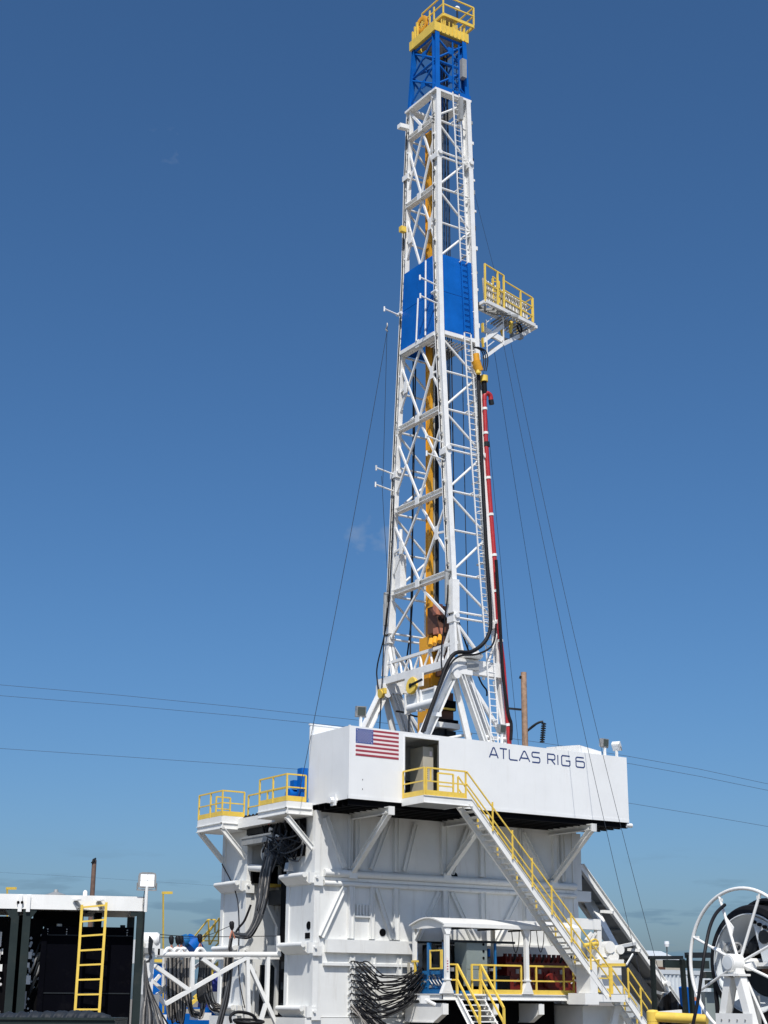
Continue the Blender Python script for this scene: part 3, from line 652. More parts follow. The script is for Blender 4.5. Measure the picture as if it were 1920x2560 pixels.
# ---------------- support frames (A-frames) under the mast
def aframe(y, label):
    t = thing('mast_support_frame', label, 'support frame', (7.9, y, 9.4), 'A-shaped support frames under the mast')
    def legp(xa, xb, za, w_, d_, nm, dy):
        MB().hbeam((xa, y+dy, za), (xb, y+dy, 9.4), (1, 0, (xb-xa)/(za-9.4)), (0, 1, 0), w_, d_, .05, .04).build(nm, MASTW, t)
    legp(7.75, 4.38, 15.9, .42, .40, 'frame_leg', -.05)
    legp(7.95, 10.75, 15.9, .22, .30, 'frame_leg', -.14)
    legp(8.45, 11.30, 15.9, .18, .26, 'frame_leg', -.02)
    MB().beam((7.95, y+.30, 15.7), (9.75, y+.30, 9.4), .30, .12, (0, 1, 0)).build('inner_plate_leg', MASTW, t)
    MB().box(7.45, 8.6, y-.3, y+.3, 15.65, 16.06).build('apex_block', MASTW, t)
    MB().tube([(7.7, y-.36, 15.6), (7.7, y+.36, 15.6)], .2, 14).build('apex_pin', MASTW, t, True)
    for k in range(3):
        z = 10.6+1.5*k; xm = lerp_s(4.38, 7.8, (z-9.4)/6.5)
        MB().box(xm-.28, xm+.28, y-.3, y-.26, z, z+.18).build('tie_plate', MASTW, t)
    return t
fn = aframe(3.72, 'near white A-shaped frame carrying the black hose, under the front mast leg')
ff = aframe(9.35, 'far white A-shaped frame left of the yellow machine, under the rear mast leg')
x, z = 8.7, 12.6
for k in range(3): MB().beam((8.55+.45*k, 4.05, 14.2-1.45*k), (8.85+.45*k, 4.05, 14.2-1.45*k), .05, .4, (1, 0, 0)).build('tie_plate', MASTW, fn)
# white cross pipe with side panels and a yellow sheave between the frames
t = thing('raising_beam', 'white round cross beam with grey panels and yellow sheave between the support frames', 'cross beam', (7.3, 6, 14.2))
XB = 7.10
pa, pb = at(1024, 1772, X=XB), at(1104, 1744, X=XB)
MB().tube([pa, V(pb.x, pb.y, pa.z)], .20, 18).build('round_beam', MASTW, t, True)
for x0_, x1_ in ((1018, 1048), (1056, 1092)):
    ya, yb_0 = at(x0_, 1745, X=XB).y, at(x1_, 1735, X=XB).y; y0_, y1_ = min(ya, yb_0), max(ya, yb_0)
    MB().box(XB-.02, XB+.03, y0_, y1_, pa.z+.16, pa.z+.62).build('side_panel', CONT, t)
    MB().box(XB-.08, XB+.06, y0_-.03, y1_+.03, pa.z+.62, pa.z+.69).build('panel_rim', MASTW, t)
    for y in (y0_, y1_): MB().box(XB-.14, XB+.14, y-.035, y+.035, pa.z-.24, pa.z+.70).build('rib_plate', MASTW, t)
c = at(1030, 1714, X=6.95)
MB().lathe(c, (1, 0, -.1), [(0, -.08), (.37, -.08), (.40, -.05), (.32, 0), (.40, .05), (.37, .08), (0, .08)], 26).build('sheave', YEL, t, True)
MB().tube([c+V(-.12, 0, 0), c+V(-.08, 0, 0)], .10, 12).build('sheave_hub', BLK, t)
MB().tube([c+V(-.10, 0, 0), c+V(-.08, -.9, .12)], .06, 8).build('sheave_strut', DRK, t)
MB().box(7.02, 7.12, c.y-.7, c.y+.7, c.z-.1, c.z+.5).build('saddle_plate', MASTW, t)
c = at(953, 1735, X=6.9)
yg = thing('yellow_guard', 'small yellow guard box on top of the far A-shaped frame', 'guard', c-V(0, 0, .3))
MB().lathe(c, (1, 0, .1), [(0, -.08), (.2, -.08), (.2, .08), (0, .08)], 16).build('guard_disc', YEL, yg, True)
MB().box(c.x-.05, c.x+.1, c.y-.32, c.y+.24, c.z-.02, c.z+.24).build('guard_plate', YEL, yg)

# ---------------- crown
cr_ = thing('crown_platform', 'yellow crown block with sheave and railed platform on top of the mast', 'crown platform', (8.9, 5.9, ZT))
y0, y1 = yn(ZT)-.03, yf(ZT)+.05
XC = xr(ZT)+.1
for yy in (y0, y1): MB().box(XL-.2, XC+.17, yy-.16, yy+.16, ZT+.02, ZT+.55).build('water_table_beam', YEL, cr_)
for x in (XL-.03, XC): MB().box(x-.16, x+.16, y0+.165, y1-.165, ZT+.02, ZT+.55).build('water_table_beam', YEL, cr_)
for k in range(7): MB().box(XL+.2+.25*k, XL+.25+.25*k, y0-.2, y0-.165, ZT+.06, ZT+.8).build('beam_stiffener', YEL, cr_)
MB().box(8.2, XC-.2, y0+.2, y1-.2, ZT+.2, ZT+.4).build('crown_floor', GREY, cr_)
for k in range(3):
    c = Vector((8.5+.35*k, YC-.4, ZT+.75)); MB().lathe(c, (1, 0, 0), [(0, -.07), (.5, -.07), (.52, -.04), (.44, 0), (.52, .04), (.5, .07), (0, .07)], 24).build('crown_sheave', ORG, cr_, True)
MB().tube([(8.2, YC-.4, ZT+.75), (9.5, YC-.4, ZT+.75)], .12, 12).build('sheave_shaft', ORG, cr_, True)
zf = 50.92; fx0_, fx1_, fy0_, fy1_ = 8.17, 10.15, 4.80, 6.75
for a, b_ in (((fx0_, fy0_), (fx1_, fy0_)), ((fx1_, fy0_), (fx1_, fy1_)), ((fx0_, fy1_), (fx0_, fy0_)), ((fx1_, fy1_), (fx0_, fy1_))):
    MB().beam((*a, zf+.08), (*b_, zf+.08), .09, .17).build('platform_edge', YEL, cr_)
MB().box(fx0_+.06, fx0_+.95, fy0_+.06, fy1_-.06, zf+.0, zf+.03).build('grating', BEIG, cr_)
MB().box(fx0_+.96, fx1_-.1, fy0_+1.0, fy1_-.06, zf+.0, zf+.03).build('grating', BEIG, cr_)
for x in (8.3, 9.0, 9.6): MB().beam((x, y0, ZT+.3), (x, fy0_+.1, zf), .1, .12, (1, 0, 0)).build('cantilever_beam', YEL, cr_)
railing(cr_, [(fx0_, fy1_, zf+.16), (fx0_, fy0_, zf+.16), (fx1_, fy0_, zf+.16), (fx1_, fy1_, zf+.16)], 1.1, True, 0, .035, YEL, 2.1)
for k in (.42, .62): MB().beam((fx0_-.02, lerp_s(fy0_, fy1_, k), zf+.2), (fx0_-.02, lerp_s(fy0_, fy1_, k), zf+1.0), .08, .06, (1, 0, 0)).build('rail_post', YEL, cr_)
c = at(1055, 62, Y=YC+.3)
MB().lathe(c, Vector((1, .08, 0)), [(.26, -.05), (.46, -.07), (.5, -.05), (.43, 0), (.5, .05), (.46, .07), (.26, .05), (.26, -.05)], 30).build('big_sheave', ORG, cr_, True)
for k in range(4):
    q = k*math.pi/4; d = Vector((0, 1, 0))*math.cos(q)+UP*math.sin(q); MB().beam(c-d*.3, c+d*.3, .06, .05, (1, 0, 0)).build('sheave_spoke', YEL, cr_)
for dx in (-.25, .3): MB().beam(c+V(dx, .1, .1), (c.x+dx+.1, y1-.1, ZT+.4), .08, .12, (1, 0, 0)).build('sheave_bracket', YEL, cr_)
p = at(1037, 95, X=XL-.1); b = MB().box(p.x-.08, p.x+.0, p.y-.1, p.y-.02, ZT+.0, ZT+1.3); b.box(p.x-.08, p.x+.0, p.y+.1, p.y+.18, ZT+.0, ZT+1.1); b.build('side_guard', YEL, cr_)
p = at(1143, 24, Y=5.6); MB().tube([p-V(0, 0, .6), p+V(0, 0, -.05)], .05, 8).build('lamp_post', DRK, cr_); MB().lathe(p+V(0, 0, .05), (.3, -.3, 1), [(0, -.12), (.1, -.1), (.17, .0), (.12, .1), (0, .13)], 16).build('beacon_lamp', LENS, cr_, True)

# ---------------- racking board platform on the right
zr = 34.85
rk = thing('racking_platform', 'white platform with yellow railing cantilevered from the right side of the mast', 'work platform', (12, 5, zr))
Q = [at(*p, Z=zr) for p in ((1193.7, 764), (1213.3, 753), (1262, 774), (1303, 800), (1341, 816.5))]
dv = Vector((-.05, 1.9, 0))
P1, P2 = Q[1], Q[4]
ln = (P2-P1)
MB().beam(P1, lerp(P1, P2, .96), .16, .18).build('platform_edge', MASTW, rk)
MB().beam(P1+V(0, .8, 0), lerp(P1, P2, .98)+V(0, .8, 0), .12, .16).build('platform_edge', MASTW, rk)
MB().beam(Q[0], P1, .14, .16).build('platform_edge', MASTW, rk)
MB().beam(P2, P2+V(.0, 1.5, -.05), .14, .16).build('platform_edge', MASTW, rk)
# standing rack of bars behind the railing
for k in range(26):
    a = lerp(P1, P2, .10+.84*k/25)+V(-.1, .35, .08); h_ = 1.45-.25*(k/25)
    MB().tube([a, a+V(-.06, .05, h_)], .042, 6).build('rack_bar', MASTW if k % 2 else BEIG, rk)
for h_ in (.25, .6, 1.0, 1.35): MB().beam(lerp(P1, P2, .09)+V(-.1, .33, h_), lerp(P1, P2, .95)+V(-.1, .33, h_-.22), .04, .07).build('rack_rail', BEIG if h_ > .5 else MASTW, rk)
zt_ = at(1216, 660, Y=P1.y).z-zr
R1 = lerp(P1, P2, .36)
for p, h_ in ((P1, zt_), (lerp(P1, P2, .24), zt_-.1), (R1, zt_-.12), (lerp(P1, P2, .69), 1.55), (lerp(P1, P2, .93), 1.5)):
    MB().beam(p, p+UP*h_, .08, .08, (1, 0, 0)).build('rail_post', YEL, rk)
for h_ in (zt_, zt_*.52): MB().beam(P1+UP*(h_-.03), R1+UP*(h_-.12), .06, .06).build('top_rail', YEL, rk)
for h_ in (1.55, 1.02, .5): MB().beam(R1+UP*(h_+.12), lerp(P1, P2, .93)+UP*(h_-.02), .055, .06).build('mid_rail', YEL, rk)
for d_ in (.24, .36): MB().beam(lerp(P1, P2, d_)+V(0, .4, .1), lerp(P1, P2, d_)+V(0, .4, zt_-.3), .1, .08, (1, 0, 0)).build('gate_post', YEL, rk)
for k in range(7): MB().beam(lerp(P1, P2, .24)+V(0, .4, .25+.27*k), lerp(P1, P2, .36)+V(0, .4, .25+.27*k+(.15 if k % 2 else -.1)), .05, .06).build('gate_bar', YEL, rk)
e = lerp(P1, P2, .93); f_ = e+V(0, 1.3, 0)
for h_ in (1.5, 1.0, .5): MB().beam(e+UP*h_, f_+UP*h_, .05, .06).build('end_rail', YEL, rk)
MB().beam(e+UP*.2, e+UP*1.52, .14, .05, (0, 1, 0)).build('end_panel', YEL, rk)
MB().beam(f_, f_+UP*1.5, .08, .08, (1, 0, 0)).build('rail_post', YEL, rk)
# trussed support under the platform
Bp = [at(*p, Y=5.1) for p in ((1209, 895), (1254, 862), (1205, 855), (1256, 815), (1275, 850))]
MB().beam(Bp[0], Bp[1], .14, .16).build('support_strut', MASTW, rk)
MB().beam(Bp[2], Bp[3], .18, .2).build('support_strut', MASTW, rk)
MB().beam(Bp[1], lerp(P1, P2, .97)+V(0, .5, -.1), .14, .2).build('support_strut', MASTW, rk)
MB().beam(Bp[1]+V(0, .9, 0), lerp(P1, P2, .97)+V(0, 1.2, -.1), .14, .16).build('support_strut', MASTW, rk)
MB().beam(at(1207, 822, Y=5.1), at(1255, 850, Y=5.1), .12, .3).build('lower_walkway', MASTW, rk)
for a, b_ in (((1215, 800), (1218, 885)), ((1258, 792), (1259, 862))): MB().beam(at(*a, Y=5.0), at(*b_, Y=5.0), .05, .05, (1, 0, 0)).build('support_post', MASTW, rk)
for a, b_ in (((1208, 812), (1240, 788)), ((1219, 832), (1258, 800)), ((1216, 868), (1235, 853))): MB().beam(at(*a, Y=5.0), at(*b_, Y=5.0), .04, .04).build('support_rail', MASTW, rk)
MB().beam(at(1206, 808, Y=4.9), at(1207, 830, Y=4.9), .16, .05, (1, 0, 0)).build('end_panel', YEL, rk)
MB().beam(at(1206, 845, Y=4.9), at(1208, 868, Y=4.9), .14, .05, (1, 0, 0)).build('end_panel', YEL, rk)
for a, b_, r_ in (((1278, 805), (1276, 832), .12), ((1253, 822), (1258, 842), .1)):
    MB().tube([at(*a, Y=5.2), at(*b_, Y=5.2)], [r_, r_*.7], 10).build('winch_cylinder', YEL, rk, True)
MB().ring(at(1299, 820, Y=5.3), (.4, -.9, .1), .22, .05, 24, 8).build('hose_coil', BLK, rk, True)
for p in ((1272, 806), (1290, 838), (1303, 840), (1268, 850), (1240, 838)):
    c = at(*p, Y=5.4); MB().box(c.x-.18, c.x+.15, c.y, c.y+.3, c.z-.1, c.z+.1).build('fitting_box', GREY, rk)
for k in range(5): MB().beam(lerp(Q[0], P1, .2)+V(.25*k, .25, -.1), P1+V(.3+.5*k, .3, -.1), .06, .14).build('floor_beam', GREY, rk)
for k in range(10): MB().beam(lerp(P1, P2, .42+.055*k)+V(0, .05, -.05), lerp(P1, P2, .42+.055*k)+V(0, 1.4, -.12), .07, .08).build('floor_slat', GREY, rk)
# ================================================================== access stairs from the cabin door
YO = -1.57
def stairs(t, xa, za, xb, zb_, y0, y1, dep, m, steps, rails=(True, True), post=1.05):
    """flight running in +X from (xa, za) down to (xb, zb_) between y0 and y1"""
    d = Vector((xb-xa, 0, zb_-za)).normalized(); nrm = Vector((-d.z, 0, d.x))
    if nrm.z < 0: nrm = -nrm
    for y, nm in ((y0, 'stringer'), (y1, 'stringer')):
        MB().hbeam(Vector((xa, y, za))-nrm*dep/2, Vector((xb, y, zb_))-nrm*dep/2, nrm, (0, 1, 0), dep, .09, .018, .014).build(nm, m, t)
    tr = None
    for k in range(steps):
        f = (k+.5)/steps; x = xa+(xb-xa)*f; z = za+(zb_-za)*f-.06
        if tr is None:
            x0_, z0_ = x, z
            b = MB().box(x-.11, x+.13, y0+.05, y1-.05, z-.02, z+.012); b.box(x+.105, x+.13, y0+.05, y1-.05, z-.055, z-.02)
            tr = b.build('tread', WHITE, t)
        else: rep(tr, [(x-x0_, 0, z-z0_)])
    n = max(2, round(abs(xb-xa)/post))
    for y, on_ in ((y0-.06, rails[0]), (y1+.06, rails[1])):
        if not on_: continue
        xr0, zr0 = (XA1, ZL+.03) if (y < y0 and za > 8) else (xa, za)
        for k in range(1 if za > 8 and y < y0 else 0, n+1):
            f = k/n; p = Vector((xa+(xb-xa)*f, y, za+(zb_-za)*f)); MB().beam(p-UP*.12, p+UP*1.02, .06, .05, (1, 0, 0)).build('handrail_post', YEL, t)
        a, b_ = Vector((xr0, y, zr0)), Vector((xb, y, zb_))
        MB().beam(a+UP*1.04, b_+UP*1.04, .05, .05).build('handrail', YEL, t); MB().beam(a+UP*.55, b_+UP*.55, .045, .045).build('mid_rail', YEL, t)
as_ = thing('access_stairs', 'long white staircase with yellow handrails from the cabin door to the lower deck', 'staircase', (8, -1.1, 2))
ZL = 9.36; XA0, XA1 = 2.47, 4.50; ZB = 2.02
MB().box(XA0, XA0+.05, YO+.05, -.03, 9.07, ZL).build('landing_edge', WHITE, as_)
MB().hbeam((XA0, YO, 9.215), (XA1+.32, YO, 9.215), (0, 0, 1), (0, 1, 0), .29, .09, .02, .015).build('landing_edge', WHITE, as_)
MB().hbeam((XA1, YO+.06, 9.215), (XA1, -.03, 9.215), (0, 0, 1), (1, 0, 0), .28, .09, .02, .015).build('landing_edge', WHITE, as_)
MB().box(XA0+.06, XA1-.05, YO+.05, -.03, ZL-.05, ZL-.02).build('landing_floor', GREY, as_)
for k in range(3): MB().hbeam((XA0+.4+.6*k, YO+.06, 9.22), (XA0+.4+.6*k, -.03, 9.22), (0, 0, 1), (1, 0, 0), .2, .08, .015, .012).build('landing_joist', WHITE, as_)
MB().box(XA0+.06, XA1-.05, YO+.06, -.1, 9.07, 9.09).build('landing_soffit', GREY, as_)
railing(as_, [(XA0+.03, -.08, ZL), (XA0+.03, YO, ZL)], 1.07, True, .2, .03, YEL, 2)
railing(as_, [(XA0+.12, YO-.001, ZL), (XA1, YO-.001, ZL)], 1.07, True, .2, .03, YEL, 2.2)
MB().beam((XA0+.33, YO+.002, ZL+.55), (XA0+.33, YO+.002, ZL+1.05), .05, .05, (1, 0, 0)).build('rail_post', YEL, as_)
railing(as_, [(XA1-.75, -.72, ZL), (XA1-.0, -.72, ZL)], 1.05, True, 0, .03, YEL, 1)
XE = XA1+.34+(ZL-ZB)/1.082
stairs(as_, XA1+.30, ZL-.02, XE, ZB, YO, YO+.88, .25, WHITE, 34, (True, True), 1.03)
# bottom landing and the last short flight
MB().box(XE-.95, XE+1.05, YO-.02, YO+.95, ZB-.31, ZB-.03).build('landing_edge', WHITE, as_)
MB().box(XE-.93, XE+1.03, YO, YO+.93, ZB-.025, ZB).build('landing_floor', GREY, as_)
MB().box(10.62, 11.0, YO-.03, YO+.85, ZB+.02, ZB+1.25).build('stair_pedestal', WHITE, as_)
MB().box(10.3, 11.02, YO-.05, YO+1.0, ZB-.42, ZB+.015).build('stair_pedestal', WHITE, as_)
stairs(as_, XE+1.0, ZB-.02, XE+2.3, .55, YO, YO+.88, .27, WHITE, 6, (True, True), 1.3)
for h_, k in ((1.1, .07), (.62, .05), (.12, .2)): MB().box(XE+.08, XE+.95, YO+.93, YO+.97, ZB+h_-k/2, ZB+h_+k/2).build('landing_gate_rail', YEL, as_)
for x in (XE+.08, XE+.92): MB().box(x, x+.10, YO+.925, YO+.975, ZB, ZB+1.15).build('landing_gate_post', YEL, as_)

# ================================================================== left side platforms
def side_platform(y0, y1, x0, x1, zbot, ztop, label, rails, name='side_platform'):
    t = thing(name, label, 'work platform', ((x0+x1)/2, (y0+y1)/2, zbot), 'small platforms on the left of the rig')
    MB().box(x0, x0+.05, y0+.05, y1, zbot, ztop).build('fascia', WHITE, t)
    MB().box(x0, x1, y0, y0+.05, zbot, ztop).build('fascia', WHITE, t)
    MB().box(x0-.05, x0-.002, y0-.05, y1, zbot+.02, zbot+.05).build('fascia_lip', WHITE, t)
    MB().box(x0-.05, x1, y0-.05, y0-.002, zbot+.02, zbot+.05).build('fascia_lip', WHITE, t)
    MB().box(x0-.05, x0-.002, y0-.05, y1, zbot+.25, zbot+.28).build('fascia_lip', WHITE, t)
    MB().box(x0-.05, x1, y0-.05, y0-.002, zbot+.25, zbot+.28).build('fascia_lip', WHITE, t)
    for x in (x0+.02, x1-.05): MB().box(x, x+.04, y0-.06, y0-.001, zbot+.055, zbot+.245).build('fascia_rib', WHITE, t)
    MB().box(x0+.051, x1, y0+.051, y1, ztop-.08, ztop-.04).build('deck_plate', GREY, t)
    MB().box(x0+.06, x1, y0+.06, y1, zbot+.01, zbot+.04).build('soffit', WHITE, t)
    railing(t, [V(*p, ztop) for p in rails], 1.07, True, .2, .03, YEL, 1.25)
    return t
ta_ = side_platform(8.40, 10.7, -1.18, .05, 8.65, 9.22, 'white left platform with yellow railing on the far base box', [(-.1, 8.42), (-1.16, 8.42), (-1.16, 10.65)])
tb_ = side_platform(2.72, 5.05, -1.24, -.02, 8.76, 9.29, 'white left platform with yellow railing beside the cabin, nearer of two', [(-.35, 2.74), (-1.22, 2.74), (-1.22, 5.0)])
for t, y, xa in ((ta_, 8.42, -1.14), (ta_, 10.5, -1.14), (tb_, 2.78, -1.18), ):
    MB().hbeam((xa, y, 8.68), (.06, y, 7.5), (1, 0, 1), (0, 1, 0), .2, .16, .02, .02).build('knee_brace', WHITE, t)
railing(ta_, [(-.4, 10.5, 9.22), (.3, 10.5, 9.22)], 1.07, True, 0, .03, YEL, .6)
wk = thing('rear_walkway', 'white walkway with yellow railing joining the two left platforms', 'walkway', (-.2, 6.7, 8.6))
MB().box(-.42, .4, 5.1, 8.35, 8.72, 9.12).build('fascia', WHITE, wk)
MB().box(.0, .3, 5.15, 8.3, 8.45, 8.70).build('underbeam', DRK, wk)
MB().box(-.25, .2, 5.6, 8.28, 8.0, 8.32).build('cable_trough', GREY, wk)
MB().box(-.28, -.251, 5.6, 8.28, 8.26, 8.34).build('trough_lip', GREY, wk)
railing(wk, [(.2, 8.6, 9.12), (.2, 5.2, 9.12)], 1.07, True, 0, .03, YEL, 1.6)
for k in range(9): MB().tube([(-.3+.02*k, 5.3+.33*k, 9.15), (-.15, 5.5+.33*k, 9.24), (-.1, 5.75+.33*k, 9.15)], .05, 7).build('cable_roll', BLK, wk)
dw = thing('blue_winch', 'blue winch standing on the left platform beside the cabin', 'winch', (-.6, 3.9, 9.3))
b = MB().box(-.6, -.05, 3.06, 4.1, 9.3, 9.42); b.build('winch_base', BLU, dw)
MB().tube([(-.6, 3.75, 9.68), (-.1, 3.75, 9.68)], .24, 16).build('winch_drum', BLU, dw, True)
MB().box(-.36, -.06, 3.08, 3.42, 9.42, 10.72).build('winch_tower', BLU, dw)
MB().box(-.5, -.12, 3.45, 3.75, 9.95, 10.25).build('winch_motor', BLU, dw)

# ================================================================== lower deck and shelter
YD = -.30; ZD = 1.97
dk = thing('lower_deck', 'low white steel deck on sloping brackets under the long staircase', 'deck', (7.4, 1.1, .9))
MB().hbeam((4.25, YD, ZD-.12), (10.6, YD, ZD-.12), (0, 0, 1), (0, 1, 0), .23, .12, .03, .02).build('deck_edge', WHITE, dk)
MB().hbeam((4.25, YD+.08, ZD-.12), (4.25, 2.4, ZD-.12), (0, 0, 1), (1, 0, 0), .23, .12, .03, .02).build('deck_edge', WHITE, dk)
MB().box(4.32, 13.4, YD+.07, 2.42, ZD-.05, ZD-.005).build('deck_plate', GREY, dk)
for x in (4.3, 6.75, 9.05, 11.4):
    MB().extr([(x, YD+.05, 1.62), (x, 2.42, 1.62), (x, 2.42, .92), (x, .35, .92), (x, YD+.05, 1.25)], (.14, 0, 0)).build('deck_bracket', WHITE, dk)
    MB().box(x-.06, x+.2, YD-.0, YD+.049, 1.2, 1.6).build('bracket_cap', WHITE, dk)
    MB().beam((x+.07, YD+.03, 1.235), (x+.07, .38, .90), .26, .03).build('bracket_flange', WHITE, dk)
    MB().box(x-.06, x+.2, .38, 2.42, .885, .915).build('bracket_flange', WHITE, dk)
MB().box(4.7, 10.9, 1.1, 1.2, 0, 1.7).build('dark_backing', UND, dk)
for x, z in ((4.4, .5), (12.2, .5)): MB().box(x, x+.5, 1.4, 2.2, 0, .88).build('support_leg', DRK, dk)
p = at(1068, 2492, Y=YD-.1); b = MB().tube([(p.x-.1, YD-.05, 1.75), (p.x+.3, YD-.2, 1.55)], .08, 10); b.box(p.x-.3, p.x+.1, YD-.12, YD-.02, 1.6, 1.9); b.build('tie_down', WHITE, dk)
# curved-roof shelter
sh = thing('equipment_shelter', 'open shelter with curved white roof on flared posts over the blue and red machines', 'shelter', (7.5, 1.05, ZD))
RX0, RX1, RY0, RY1, RZ = 4.32, 11.2, -.42, 2.0, 4.58
n = 12; up_, lo_ = [], []
for i in range(n+1):
    f = i/n; y = RY0+(RY1-RY0)*f; z = RZ+.26*math.sin(math.pi*f)
    up_.append((y, z+.05)); lo_.append((y, z))
MB().extr([(RX0-.12, y, z) for y, z in up_]+[(RX0-.12, y, z) for y, z in reversed(lo_)], (RX1-RX0+.2, 0, 0)).build('curved_roof', WHITE, sh, True)
MB().extr([(RX0, y, z-.005) for y, z in lo_]+[(RX0, RY1, RZ-.12), (RX0, RY0, RZ-.12)], (.06, 0, 0)).build('roof_end', WHITE, sh)
MB().box(RX0-.1, RX1, RY0-.02, RY0+.08, RZ-.10, RZ+.05).build('roof_edge', WHITE, sh)
for x in (6.0, 7.6, 9.2): MB().box(x, x+.06, RY0+.1, RY1-.05, RZ-.1, RZ-.02).build('roof_tie', DRK, sh)
for x in (4.42, 8.37):
    MB().beam((x, YD-.02, ZD+.1), (x, YD-.02, RZ-.10), .16, .16, (1, 0, 0)).build('post', WHITE, sh)
    for z0, z1, a, b_ in ((ZD+.01, ZD+.47, .29, .085), (RZ-.105, RZ-.38, .19, .085)):
        vs = []
        MB().add([(x-a, YD-.06-a*.1, z0), (x+a, YD-.06-a*.1, z0), (x+b_, YD-.12, z1), (x-b_, YD-.12, z1), (x-a, YD+.1, z0), (x+a, YD+.1, z0), (x+b_, YD+.08, z1), (x-b_, YD+.08, z1)],
                 [(0, 1, 2, 3), (4, 5, 6, 7), (0, 1, 5, 4), (1, 2, 6, 5), (2, 3, 7, 6), (3, 0, 4, 7)]).build('post_gusset', WHITE, sh)
    MB().box(x-.14, x+.14, YD-.14, YD+.11, ZD+.50, ZD+.56).build('post_collar', WHITE, sh)
    MB().beam((x, 1.9, ZD+.0), (x, 1.9, RZ-.02), .14, .14, (1, 0, 0)).build('post', WHITE, sh)
for x in (4.42,): MB().beam((x, 1.83, RZ-.5), (x, 1.45, RZ-.06), .08, .1, (1, 0, 0)).build('post_strut', WHITE, sh)
MB().box(4.34, 4.42, YD-.13, YD-.118, ZD+.85, ZD+1.35).build('warning_sticker', FWHT, sh)
for z in (ZD+.9, ZD+1.0, ZD+1.1, ZD+1.2): MB().box(4.345, 4.415, YD-.1335, YD-.1305, z, z+.035).build('sticker_line', FRED, sh)
# blue hydraulic skid with bottles, reels and valves
sk = thing('hydraulic_skid', 'blue steel skid with manifold, hose reels and bottles under the curved roof', 'machine skid', (5.6, 1.1, ZD))
for x, ys_ in ((4.6, (.1, 1.15, 2.1)), (6.9, (2.1,)), (at(1238, 2400, Y=.1).x, (.1,))):
    for y in ys_: MB().beam((x, y, ZD), (x, y, ZD+1.95), .13 if x < 5 else .08, .13 if x < 5 else .08, (1, 0, 0)).build('skid_post', SKB, sk)
for y in (.1, 2.1):
    MB().beam((4.53, y, ZD+2.0), (8.1, y, ZD+2.0), .1, .09).build('top_bar', DRK, sk)
for z in (.1, .8): MB().beam((4.6, .1, ZD+z), (4.6, 2.1, ZD+z), .12, .14).build('skid_rail', SKB, sk)
MB().box(4.5, 8.2, .0, 2.2, ZD+.0, ZD+.12).build('skid_base', SKB, sk)
MB().box(4.62, 4.9, .15, 1.75, ZD+.12, ZD+.80).build('manifold_block', SKB, sk)
MB().box(4.66, 4.9, 1.76, 2.05, ZD+.12, ZD+.7).build('manifold_block', SKB, sk)
rnd = random.Random(3)
for k in range(22):
    y, z = .22+1.2*rnd.random(), ZD+.2+.52*rnd.random()
    MB().tube([(4.63, y, z), (4.52, y, z+.02)], .035, 6).build('valve', STEEL if k % 3 else SKB, sk)
for k in range(4): MB().tube([(4.56, .2+.22*k, ZD+.35), (4.5, .3+.22*k, ZD+.5), (4.56, .42+.22*k, ZD+.62)], .02, 6).build('valve_pipe', STEEL, sk)
MB().lathe((5.2, 1.45, ZD+1.3), (1, 0, .0), [(.15, -.3), (.62, -.3), (.62, -.24), (.4, -.2), (.4, .2), (.62, .24), (.62, .3), (.15, .3)], 24).build('hose_reel', DRK, sk, True)
MB().lathe((5.15, 1.2, ZD+1.25), (0, 0, 1), [(0, -.5), (.17, -.45), (.19, .35), (.12, .5), (0, .55)], 14).build('bottle', STEEL, sk, True)
for k in range(8): MB().lathe((6.0+.23*k, 1.5, ZD+1.1), (0, 0, 1), [(0, -.9), (.1, -.85), (.105, .55), (.05, .75), (0, .8)], 10).build('bottle', DRK, sk, True)
for k in range(5): MB().box(5.8+.3*k, 5.9+.3*k, .4, .6, ZD+1.45, ZD+1.75).build('gauge', GREY if k % 2 else BLU, sk)
for k in range(12): MB().box(5.05+.22*k, 5.18+.22*k, .25+.05*(k % 3), .4, ZD+.85+.04*(k % 4), ZD+1.0+.05*(k % 3)).build('valve_body', STEEL if k % 3 == 0 else DRK, sk)
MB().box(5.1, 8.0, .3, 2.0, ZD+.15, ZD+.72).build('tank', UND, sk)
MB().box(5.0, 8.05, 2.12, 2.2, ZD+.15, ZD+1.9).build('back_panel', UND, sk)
yr = thing('small_yellow_gate', 'small yellow square gate beside the flared shelter post', 'gate', (4.4, .2, ZD+.75))
for p, q in (((4.38, -.05, 0), (4.38, .75, 0)), ((4.38, -.05, .68), (4.38, .75, .68)), ((4.38, -.05, -.03), (4.38, -.05, .71)), ((4.38, .75, -.03), (4.38, .75, .71)), ((4.38, .02, 0), (4.38, .02, .68))):
    MB().beam(V(p)+V(0, 0, ZD+.95), V(q)+V(0, 0, ZD+.95), .055, .055, (1, 0, 0)).build('gate_bar', YEL, yr)
yv = thing('yellow_valve_wheel', 'small yellow tee handle by the black hoses at the left end of the shelter', 'valve handle', (4.36, 2.0, ZD+.9))
MB().box(4.32, 4.4, 1.75, 1.83, ZD+.7, ZD+1.2).build('stem', YEL, yv); MB().box(4.31, 4.41, 1.6, 1.98, ZD+1.2, ZD+1.28).build('handle_bar', YEL, yv); MB().box(4.28, 4.36, 2.14, 2.24, ZD+.55, ZD+1.2).build('pipe_end', BEIG, yv)
cg = thing('control_cabinet', 'tall grey control cabinet with round buttons behind the yellow stair rails', 'cabinet', (6.6, .4, ZD))
xa, xb = at(1166, 2400, Y=.1).x, at(1218, 2400, Y=.1).x
b = MB().box(xa, xb, .1, .9, ZD+.3, ZD+2.05); b.build('cabinet_body', CABG, cg)
